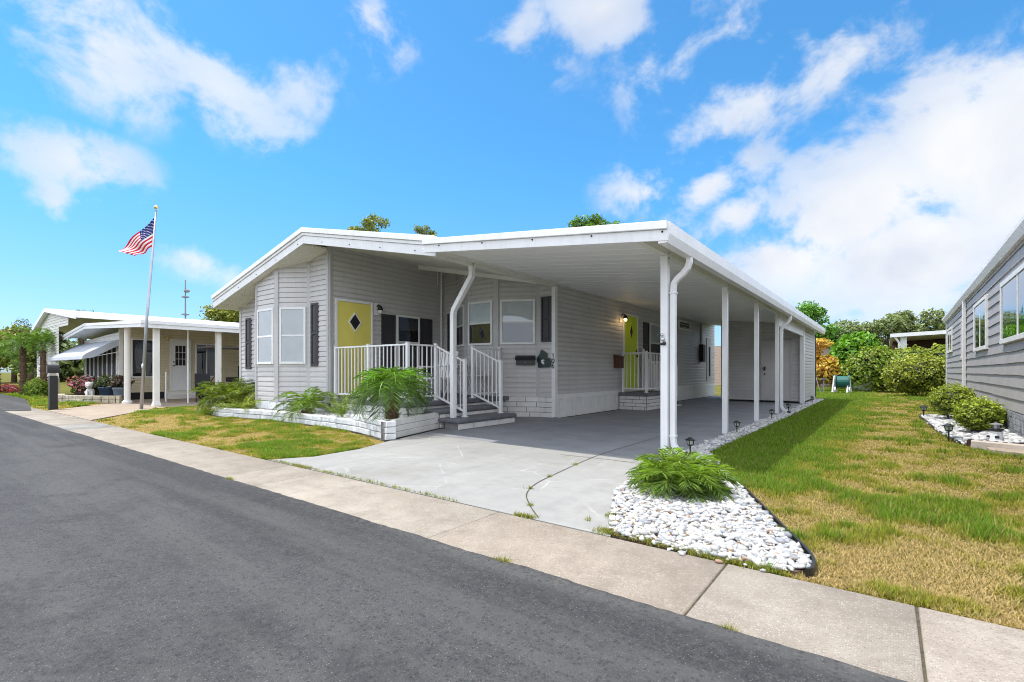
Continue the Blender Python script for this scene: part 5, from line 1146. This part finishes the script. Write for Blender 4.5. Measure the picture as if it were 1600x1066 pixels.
# ------------------------------------------------------------------ white pebbles
icos = []
for q in range(14):
    b_ = bmesh.new(); bmesh.ops.create_icosphere(b_, subdivisions=1, radius=1); v = np.array([x.co for x in b_.verts]); f = np.array([[x.index for x in y.verts] for y in b_.faces]); b_.free()
    v = v * (1 + rng.uniform(-.34, .30, (len(v), 1))); v = np.sign(v) * np.abs(v) ** rng.uniform(.75, 1.1); icos.append((v, f))
def pebbles(poly, n, r0, r1, z, label, tint=(.60, .59, .575), flat=.55, brown=.06, layers=1.0, zf=None):
    xs_ = [p[0] for p in poly]; ys_ = [p[1] for p in poly]; P = np.column_stack([rng.uniform(min(xs_), max(xs_), n * 6), rng.uniform(min(ys_), max(ys_), n * 6)]); P = P[pip(poly, P)][:n]
    V, F, C, o = [], [], [], 0
    for i, (x, y) in enumerate(P):
        v, f = icos[i % 14]; r = rng.uniform(r0, r1) * (1.35 if rng.random() < .12 else 1); S = np.array([r * rng.uniform(.8, 1.5), r * rng.uniform(.7, 1.1), r * flat * rng.uniform(.7, 1.2)])
        a = rng.uniform(0, 6.28); ta = rng.normal() * .3; ca, sa = math.cos(a), math.sin(a); ct, st_ = math.cos(ta), math.sin(ta); w = v * S
        w = np.column_stack([w[:, 0] * ct - w[:, 2] * st_, w[:, 1], w[:, 0] * st_ + w[:, 2] * ct]); w = np.column_stack([w[:, 0] * ca - w[:, 1] * sa, w[:, 0] * sa + w[:, 1] * ca, w[:, 2]])
        h = (zf(x, y) if zf else z) + r * flat * .45 + rng.uniform(0, r * .5 * layers); V.append(w + np.array([x, y, h])); F.append(f + o); o += len(v)
        t_ = rng.uniform(.72, 1.05); c = np.array(tint) * t_
        if rng.random() < brown and r < .02: c = np.array([.46, .30, .21]) * t_
        elif rng.random() < .16: c = np.array([.36, .375, .40]) * t_
        C.append(np.tile(np.clip(c, 0, .84), (len(v), 1)))
    me = npmesh('pebbles', np.vstack(V), np.vstack(F), 'pebble', np.vstack(C)); return tag(link(me, 'pebbles'), label, 'pebbles', kind='stuff')
FB = [(-1.35, 2.76), (-1.5, 3.1), (-1.78, 3.72), (-1.86, 4.2), (-1.97, 5.3), (-1.97, 6.1), (-1.72, 6.2), (-1.25, 5.1), (-.90, 4.3), (-.55, 3.5), (-.35, 3.05), (-.30, 2.86), (-.36, 2.79), (-.45, 2.76), (-.9, 2.74)]
solo(MB().prism(FB, -.05, .003), 'bed_soil', 'soil', 'brown soil under the white pebbles', None, kind='structure')
pebbles(FB, 8500, .008, .0235, .004, 'white pebbles in the front corner bed by the pavement')
LP_ = np.column_stack([rng.uniform(-1.85, -.3, 1500), rng.uniform(2.76, 5.2, 1500)]); LP_ = LP_[pip(FB, LP_)][:420]; nL = len(LP_)
lv = leaves(np.column_stack([LP_, rng.uniform(.018, .03, nL)]), np.column_stack([rng.normal(0, .35, nL), rng.normal(0, .35, nL), np.ones(nL)]), rng.uniform(.012, .04, nL), .4, lerp3((.20, .11, .05), (.42, .26, .13), rng.random((nL, 1))))
tag(link(npmesh('leaf_litter', lv[0], clean_quads(lv[1]), 'grass_blade', lv[2]), 'leaf_litter'), 'dry brown leaf litter among the front pebbles', 'leaf litter', kind='stuff')
pebbles([(-.95, 2.66), (-.4, 2.66), (-.35, 2.74), (-1.0, 2.74)], 9, .012, .02, .004, 'a few white pebbles spilled onto the pavement edge')
STR = [(-1.98, 6.0), (-1.98, 20.2), (-1.74, 20.2), (-1.72, 12), (-1.74, 6.0)]
solo(MB().prism(STR, -.05, .002), 'bed_soil', 'soil', 'dark soil of the pebble strip along the carport', None, kind='structure')
pebbles(STR, 4200, .015, .032, .002, 'white pebbles in the narrow strip along the carport posts', flat=.5, brown=.03)
pebbles(BEDP, 3600, .02, .04, .13, 'white pebbles filling the planter', brown=.02)
RBD = [(.60, 14.1), (.62, 12.5), (.68, 10.6), (.80, 9.0), (1.38, 8.7), (1.38, 14.1)]
solo(MB().prism(RBD, -.05, .004), 'bed_soil', 'soil', 'brown soil of the right hand bed', None, kind='structure')
pebbles(RBD, 2200, .025, .045, .004, 'white pebbles in the bed by the taupe home', brown=.05, zf=lambda x, y: .004 + max(0, (x - 1.0)) * .28)
# black plastic edging of the two beds
def edging(pts, h, label):
    mb = MB(); pts = smooth_path(pts, 6)
    for a, b in zip(pts[:-1], pts[1:]): o, e, n, L = frame_of(a, b); mb.obox(o, e, n, 0, L, -.007, .007, -.02, h)
    solo(mb, 'bed_edging', 'black', label, 'bed edging')
edging([(-.315, 2.80), (-.295, 2.86), (-.325, 3.06), (-.52, 3.5), (-.88, 4.3), (-1.2, 5.0)], .028, 'black plastic edging curved round the front pebble bed')
edging([(1.2, 14.15), (.6, 14.15), (.61, 12.5), (.67, 10.6), (.79, 9.0)], .04, 'black edging along the pebble bed of the taupe home')

# ------------------------------------------------------------------ palms and cycads
palm('pygmy_date_palm', 'tall feathery palm with a short shaggy trunk at the planter corner', (-6.22, 5.0, .14),
     [dict(at=(0, 0, .52), n=34, el0=1.52, el1=.25, L=.84, droop=2.45, nl=27, ll=.25, lw=.0062, new=(.24, .46, .06), old=(.12, .21, .06), pw=.85)], trunk=([(0, 0, -.02), (.01, 0, .25), (0, 0, .52)], .085, .065), group='palms in the planter')
palm('pygmy_date_palm', 'low wide palm in the planter below the big bay window', (-9.05, 5.22, .13),
     [dict(at=(0, 0, .12), n=26, el0=1.4, el1=.1, L=.74, droop=1.7, nl=24, ll=.18, lw=.0075, new=(.22, .36, .035), old=(.16, .24, .04))], trunk=([(0, 0, -.02), (0, 0, .14)], .09, .08), group='palms in the planter')
palm('pygmy_date_palm', 'dense bushy palm clump at the left end of the planter', (-12.2, 5.15, .13),
     [dict(at=(.0, .0, .16), n=34, el0=1.45, el1=-.1, L=.84, droop=1.5, nl=24, ll=.22, lw=.009, new=(.22, .30, .045), old=(.13, .19, .03)), dict(at=(.3, -.1, .12), n=26, el0=1.4, el1=-.1, L=.70, droop=1.5, nl=22, ll=.21, lw=.009, new=(.25, .33, .05), old=(.17, .22, .03), az0=1), dict(at=(-.35, -.05, .12), n=26, el0=1.4, el1=-.1, L=.74, droop=1.5, nl=22, ll=.21, lw=.009, new=(.22, .30, .04), old=(.15, .21, .03), az0=2)], group='palms in the planter')
palm('cycad', 'flat spreading cycad low in front of the bushy palm clump', (-11.25, 5.0, .13), [dict(at=(0, 0, .06), n=18, el0=.75, el1=.05, L=.60, droop=.5, nl=28, ll=.11, lw=.013, new=(.30, .36, .05), old=(.20, .27, .04), vee=.8)], group='palms in the planter')
palm('cycad', 'small upright cycad with stiff fronds between two palms', (-7.75, 5.12, .13), [dict(at=(0, 0, .05), n=11, el0=1.25, el1=.55, L=.56, droop=.45, nl=28, ll=.09, lw=.013, new=(.24, .33, .05), old=(.16, .25, .04), vee=.7)], group='palms in the planter')
palm('pygmy_date_palm', 'wide feathery palm growing in the front pebble bed', (-1.33, 4.0, .0),
     [dict(at=(a, b, .05), n=19, el0=1.52, el1=.45, L=L_ * .86, droop=1.5, nl=28, ll=.15, lw=.0042, new=(.30, .45, .06), old=(.14, .24, .045), az0=z_) for a, b, L_, z_ in ((0, 0, .50, 0), (.10, .06, .42, 1), (-.11, .05, .42, 2), (.06, -.1, .36, 3), (-.08, -.09, .36, 4))])
for (x, y, z, lab, lean) in ((-26.45, 4.12, 2.15, 'slim palm at the left end of the grey awning', .0), (-28.0, 3.75, 2.0, 'palm left of the awning palm, before the stone base', .15), (-31.5, 3.4, 1.8, 'leafy palm at the far left edge beside the street', 0.)):
    palm('palm_tree', lab, (x, y, 0), [dict(at=(lean, 0, z), n=18, el0=1.35, el1=-.1, L=.95, droop=1.6, nl=26, ll=.30, lw=.018, new=(.20, .36, .05), old=(.12, .21, .04))], trunk=([(.25, 0, -.02), (.1, 0, z * .4), (lean * .8, 0, z * .8), (lean, 0, z)], .11, .075), group='palms by the cream home')

# ------------------------------------------------------------------ shrubs and pots
YG, DG = (.30, .36, .03), (.05, .10, .018)
shrub('shrub', 'clipped round green shrub nearest the little lighthouse', 'shrub', (1.13, 10.4, 0), [(0, 0, .33, .30, .36, .25), (.1, .1, .30, .22, .28, .20), (-.09, -.1, .31, .2, .24, .19)], 8000, .042, (.03, .065, .012), (.46, .54, .05), asp=.55)
shrub('shrub', 'clipped round shrub behind the nearer one by the taupe home', 'shrub', (1.04, 13.1, 0), [(0, 0, .42, .37, .42, .31), (.12, .15, .40, .25, .3, .26)], 7000, .045, (.03, .065, .012), (.44, .51, .05), asp=.55)
shrub('hedge_shrub', 'large dense rounded shrub at the far corner of the taupe home', 'shrub', (1.0, 25.6, 0), [(0, 0, .85, 1.15, 1.0, .78), (-.4, -.1, .75, .7, .8, .65), (.5, 0, .8, .7, .8, .75)], 9000, .11, (.028, .06, .012), (.42, .45, .045), asp=.6)
shrub('hedge_shrub', 'leafy yellow green shrub behind the hose reel', 'shrub', (-.65, 29.5, 0), [(0, 0, 1.1, 1.0, 1.0, 1.0), (-.5, -.2, .8, .7, .8, .7), (.8, 0, .9, .8, .8, .9), (.3, .2, 1.7, .6, .6, .5)], 6500, .17, (.025, .06, .012), (.28, .40, .03), hue=((.42, .36, .12), .12), asp=.6)
shrub('hedge_shrub', 'tall bright green broadleaf shrub left of the far carport', 'shrub', (-1.6, 33, 0), [(0, 0, 1.6, 1.0, 1.0, 1.3), (.5, 0, 2.5, .7, .7, .6), (-.6, 0, 1.2, .8, .8, .9)], 4200, .30, (.03, .09, .012), (.20, .42, .025), asp=.5)
shrub('hedge_shrub', 'yellow tipped hedge in front of the far carport', 'shrub', (2.6, 33, 0), [(-1.6, 0, 1.5, 1.3, .9, .75), (0, 0, 1.6, 1.3, .9, .8), (1.5, 0, 1.9, 1.0, .9, .8), (.4, -.3, .8, 1.8, .9, .8)], 6500, .18, (.03, .07, .015), (.36, .42, .04), asp=.55)
shrub('croton_shrub', 'orange and yellow croton shrub behind the shed corner', 'shrub', (-3.0, 29.5, 0), [(0, 0, 1.0, .9, .8, .7), (.6, 0, 1.1, .6, .6, .7), (-.2, 0, 1.9, .55, .5, .35), (.15, 0, 2.4, .6, .5, .28)], 3400, .22, (.34, .13, .03), (.80, .64, .09), hue=((.55, .22, .05), .25), asp=.42, dense=False)
for i, (x, y, lab, c) in enumerate(((-20.35, 4.75, 'blue glazed pot of dark leaves on the stone border', 'pot_blue'), (-19.35, 4.85, 'grey blue pot of purple leaves beside the round column', 'pot_grey'))):
    t = pot(x, y, .14, .26 if i == 0 else .23, .34, c, lab, None)
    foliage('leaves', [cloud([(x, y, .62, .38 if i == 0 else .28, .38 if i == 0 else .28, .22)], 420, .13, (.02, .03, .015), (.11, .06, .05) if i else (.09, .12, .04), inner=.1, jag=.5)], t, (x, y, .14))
t = thing('flower_pot', 'pot of pink flowers behind the animal statue', 'potted plant', (-21.4, 4.35, .1), group='pots by the cream home')
part(MB().lathe((-21.4, 4.35, .0), [(.2, 0), (.25, .25), (.27, .3), (.22, .3)], 14), 'pot', 'brown_dark', t, smooth=True)
foliage('leaves', [cloud([(-21.4, 4.35, .5, .45, .4, .28)], 420, .12, (.02, .03, .015), (.07, .11, .03), inner=.1, jag=.5)], t, (-21.4, 4.35, .1))
foliage('flowers', [cloud([(-21.4, 4.3, .6, .42, .4, .24)], 200, .10, (.25, .05, .09), (.58, .24, .29), inner=.5, asp=.9, jag=.5)], t, (-21.4, 4.35, .1), 'flower')
shrub('shrub', 'dark purple leaved bush in the bed under the grey awning', 'shrub', (-22.6, 4.75, 0), [(0, 0, .45, .6, .3, .3), (1.3, .1, .42, .5, .25, .28)], 1500, .13, (.02, .025, .015), (.12, .10, .06), jag=.4)
shrub('shrub', 'bright grassy bush beneath the stone base windows', 'shrub', (-27.6, 3.95, 0), [(0, 0, .3, 1.2, .25, .3), (1.4, 0, .35, .6, .25, .35)], 2600, .14, (.06, .13, .02), (.30, .40, .04), asp=.25, jag=.4)
shrub('flower_bed', 'low red flowers at the far left edge of the street', 'flowers', (-31, 3.75, 0), [(0, 0, .2, 1.0, .35, .2), (-2, .2, .2, 1., .3, .2)], 420, .13, (.20, .03, .03), (.55, .12, .12), stems=False)

# ------------------------------------------------------------------ trees
tree('broad oak behind the roof left of the far carport', (1.2, 62, 0), 8, blobs_in(6.0, 4, 2.8, 6.3, 40, 1.15, 3), 15000, .36, (.06, .085, .03), (.27, .33, .10), tr=.4, group='background trees', hue=((.30, .30, .22), .08))
tree('oak rising above the taupe home at the right', (7.8, 63, 0), 7, blobs_in(4.5, 3.5, 2.8, 5.6, 22, 1.15, 4), 8500, .36, (.055, .08, .03), (.25, .31, .10), tr=.35, group='background trees')
tree('bright green tree beyond the tan distant house', (-6.2, 55, 0), 6, blobs_in(2.4, 2, 3.6, 7.0, 16, .95, 5), 6000, .32, (.03, .09, .015), (.18, .42, .03), tr=.22, group='background trees')
tree('darker round tree right of the bright green one', (-3.2, 58, 0), 5, blobs_in(2.2, 2, 2.2, 4.8, 14, .9, 6), 4800, .32, (.02, .05, .018), (.15, .23, .06), tr=.22, group='background trees')
def at_(u, d): p = CAM + FW * d + RT * ((u - 800) / FPX * d); return (p.x, p.y, 0)
for u, d, h, rx, n_, lab, dk_, lt_ in ((578, 40, 13.65, 1.6, 3200, 'tall tree top showing above the white gable roof', (.05, .07, .015), (.30, .34, .05)),
                                      (658, 42, 13.6, 1.2, 2100, 'small tree top above the middle of the gable roof', (.05, .07, .015), (.32, .35, .05)),
                                      (921, 36, 12.3, 1.9, 4200, 'rounded green tree top above the carport roof', (.03, .07, .012), (.17, .32, .03)),
                                      (752, 44, 13.2, 1.2, 900, 'tip of a tree barely above the roof step', (.04, .07, .02), (.2, .28, .05)),
                                      (350, 34, 5.75, 1.6, 4200, 'yellow green tree between the two homes', (.05, .07, .01), (.34, .36, .04)),
                                      (128, 46, 7.0, 1.3, 1400, 'tree tip above the white roof of the cream home', (.04, .07, .02), (.22, .28, .05)),
                                      (93, 47, 7.0, .9, 800, 'smaller tree tip left on the roof of the cream home', (.04, .06, .02), (.2, .26, .06)),
                                      (48, 40, 5.5, 1.0, 900, 'thin leafy tree left of the cream gable', (.05, .06, .02), (.24, .26, .07)),
                                      (22, 44, 5.2, 2.6, 4600, 'yellow green bushy tree at the far left', (.06, .08, .015), (.34, .35, .06)),
                                      (-12, 40, 4.4, 2.2, 3000, 'dense tree at the left picture edge', (.05, .08, .015), (.28, .32, .05)),
                                      (38, 36, 3.4, 1.7, 3000, 'lower bushy tree under the yellow green one', (.04, .08, .015), (.26, .33, .05))):
    l_ = at_(u, d); tree(lab, l_, h, (blobs_in(rx * 1.25, rx, h * .80, h - .35, 30, rx * .30, int(u) + 50) if h > 8 else blobs_in(rx, rx, h * .35, h - rx * .25, 16, rx * .42, int(u) + 50)), n_, rx * .13 + .03, dk_, lt_, tr=.16 + .01 * h, group='background trees', jag=.35)
# pale tree-line far beyond
shrub('tree_line', 'pale far tree line at the end of the street', 'trees', (-75, 14, 0), [(-5 + 6 * i, random.uniform(-3, 3), 2.0, 4.2, 3, 2.4 * random.uniform(.7, 1.2)) for i in range(6)], 6500, .6, (.05, .08, .03), (.24, .30, .10), stems=False)
shrub('tree_line', 'far green tree line closing the lawn between the homes', 'trees', (0, 85, 0), [(-14 + 6 * i, random.uniform(-3, 3), 2.0, 4.2, 3, 2.6 * random.uniform(.7, 1.2)) for i in range(6)], 7000, .6, (.03, .06, .02), (.18, .26, .07), stems=False)

# ------------------------------------------------------------------ grass
def grass(poly, n, label, holes=(), dmin=2.4, green=.5, hmin=.02, hmax=.05, shade_green=None, front=False):
    xs_ = [p[0] for p in poly]; ys_ = [p[1] for p in poly]; P = []
    tot = 0
    while tot < n:
        q = np.column_stack([rng.uniform(min(xs_), max(xs_), 400000), rng.uniform(min(ys_), max(ys_), 400000)]); q = q[pip(poly, q)]
        for h in holes: q = q[~pip(h, q)]
        d = np.hypot(q[:, 0], q[:, 1]); q = q[rng.random(len(q)) < np.minimum(1, (dmin / d) ** 1.7)]; P.append(q); tot += len(q)
    P = np.vstack(P)[:n]; n = len(P); d = np.hypot(P[:, 0], P[:, 1])
    a = fbm(P[:, 0] * .9 + 5, P[:, 1] * .9 + 2); b = fbm(P[:, 0] * 4.2, P[:, 1] * 4.2); g = np.clip((a - .5) * 2.6 + (b - .5) * 3.0 + green, 0, 1)
    if shade_green is not None: g = np.clip(g + shade_green(P), 0, 1)
    h = (hmin + (hmax - hmin) * rng.random(n)) * (.55 + .75 * g) * (1 + .5 * (b - .5)); wd = .0042 * np.maximum(1, d / 4.2) * rng.uniform(.6, 1.3, n)
    tuft = (rng.random(n) < .05) | ((b > .66) & (g > .55) & (rng.random(n) < .4)); h = np.where(tuft, h * rng.uniform(1.1, 1.65, n), h)
    az = rng.uniform(0, 2 * PI, n); ln = rng.uniform(.2, 1.0, n); lay = np.where(g < .35, 1.5, 1.0); dx, dy = np.cos(az), np.sin(az)
    B = np.column_stack([P, np.full(n, -.022)]); side = np.column_stack([-dy, dx, np.zeros(n)]) * (wd / 2)[:, None]
    T = B + np.column_stack([dx * h * ln * lay, dy * h * ln * lay, h / np.sqrt(lay)]); Mi = B + (T - B) * .55 + np.column_stack([np.zeros(n), np.zeros(n), h * .16])
    V = np.stack([B - side, B + side, Mi + side * .8, T, Mi - side * .8], 1).reshape(-1, 3)
    i5 = np.arange(n)[:, None] * 5; F = np.vstack([i5 + np.array([0, 1, 2]), i5 + np.array([0, 2, 4]), i5 + np.array([4, 2, 3])])
    straw = np.array([.56, .42, .21]); yel = np.array([.37, .345, .065]); grn = np.array([.17, .28, .03]); gg = g[:, None]
    C = np.where(gg < .5, lerp3(straw, yel, gg * 2), lerp3(yel, grn, gg * 2 - 1)); C = C * rng.uniform(.6, 1.25, (n, 1)); dead = rng.random(n) < .10; C[dead] = np.array([.36, .25, .12]) * rng.uniform(.6, 1.2, (dead.sum(), 1))
    C5 = np.repeat(C, 5, axis=0); C5[0::5] *= .55; C5[1::5] *= .55
    return tag(link(npmesh('grass', V, F, 'grass_blade', np.clip(C5, 0, 1)), 'grass'), label, 'grass', kind='stuff')
LAWN = [(-.9, 2.725), (-.30, 2.73), (1.6, 2.725), (4.5, 2.725), (4.5, 4.2), (1.42, 4.2), (1.55, 8.3), (.95, 8.6), (.78, 9.0), (.66, 10.6), (.60, 14.2), (1.5, 14.2), (1.7, 34), (-4.5, 34), (-4.5, 20.6), (-1.73, 20.6), (-1.71, 12), (-1.73, 6.2), (-1.24, 5.1)]
grass(LAWN, 330000, 'patchy green and straw coloured grass on the side lawn', holes=[FB], green=.42, hmin=.018, hmax=.048, shade_green=lambda P: .95 * np.clip(1 - (P[:, 0] + .95) / .7, -.08, 1) * (P[:, 1] > 4.6) + .13 * np.clip((P[:, 1] - 4.5) / 3.5, 0, 1))
FL = [(-12.75, 2.72), (-5.60, 2.72), (-5.36, 3.15), (-5.42, 3.8), (-5.68, 4.45), (-6.1, 4.56), (-6.9, 4.78), (-8.2, 4.89), (-10.2, 4.86), (-11.5, 4.62), (-12.45, 4.76), (-12.8, 5.5), (-13, 8), (-15.9, 8), (-15.6, 4.9), (-15.3, 4.45)]
grass(FL, 190000, 'dry yellow green grass of the front lawn before the planter', green=.30, dmin=5.0, hmin=.018, hmax=.045)
LL = [(-17.2, 2.75), (-18.8, 4.2), (-19, 4.3), (-20.2, 3.9), (-21.2, 3.7), (-22.2, 3.85), (-29, 4.2), (-45, 4.6), (-45, 3.6), (-24, 3.35), (-18.2, 2.65)]
grass(LL, 40000, 'bright green grass of the left lawn behind the mailbox pillar', green=.62, dmin=14, hmin=.03, hmax=.07)
# weeds in the joints
pts = []
def weeds_along(a, b, n, sp):
    for _ in range(n): t_ = rng.random(); pts.append((a[0] + (b[0] - a[0]) * t_ + rng.normal() * sp, a[1] + (b[1] - a[1]) * t_ + rng.normal() * sp))
weeds_along((-5.5, 2.73), (-2.6, 2.73), 700, .012); weeds_along((-1.42, 2.77), (-1.30, 2.80), 420, .03); weeds_along((-1.25, 2.77), (-1.0, 2.76), 420, .022); weeds_along((-1.0, 2.75), (-.45, 2.73), 900, .022); weeds_along((-5.0, 2.725), (-4.7, 2.73), 260, .02); weeds_along((-2.05, 2.72), (-1.9, 2.73), 260, .014)
weeds_along((-1.65, 2.0), (-1.55, 2.0), 160, .012); weeds_along((-4.85, 2.0), (-4.75, 2.0), 150, .014); weeds_along((-.52, 2.0), (-.46, 2.0), 60, .008)
for j in (12, 30, 44, 58): p_ = JP[min(len(JP) - 1, j)]; weeds_along(p_, p_, 45, .012)
for _ in range(26): x = rng.uniform(-1.6, -.5); y = rng.uniform(2.85, 3.5); weeds_along((x, y), (x, y), 22, .02)
P = np.array(pts); n = len(P); az = rng.uniform(0, 6.28, n); h = rng.uniform(.01, .032, n); wd = rng.uniform(.003, .008, n)
B = np.column_stack([P, np.full(n, .002)]); dx, dy = np.cos(az), np.sin(az); sd = np.column_stack([-dy, dx, 0 * dx]) * (wd / 2)[:, None]; T = B + np.column_stack([dx * h * .8, dy * h * .8, h])
V = np.stack([B - sd, B + sd, T], 1).reshape(-1, 3); C = np.repeat(lerp3((.16, .22, .03), (.36, .30, .10), rng.random((n, 1))) * rng.uniform(.6, 1.2, (n, 1)), 3, axis=0)
tag(link(npmesh('weeds', V, np.arange(3 * n).reshape(-1, 3), 'grass_blade', C), 'weeds'), 'small weeds growing in the pavement and driveway joints', 'weeds', kind='stuff')
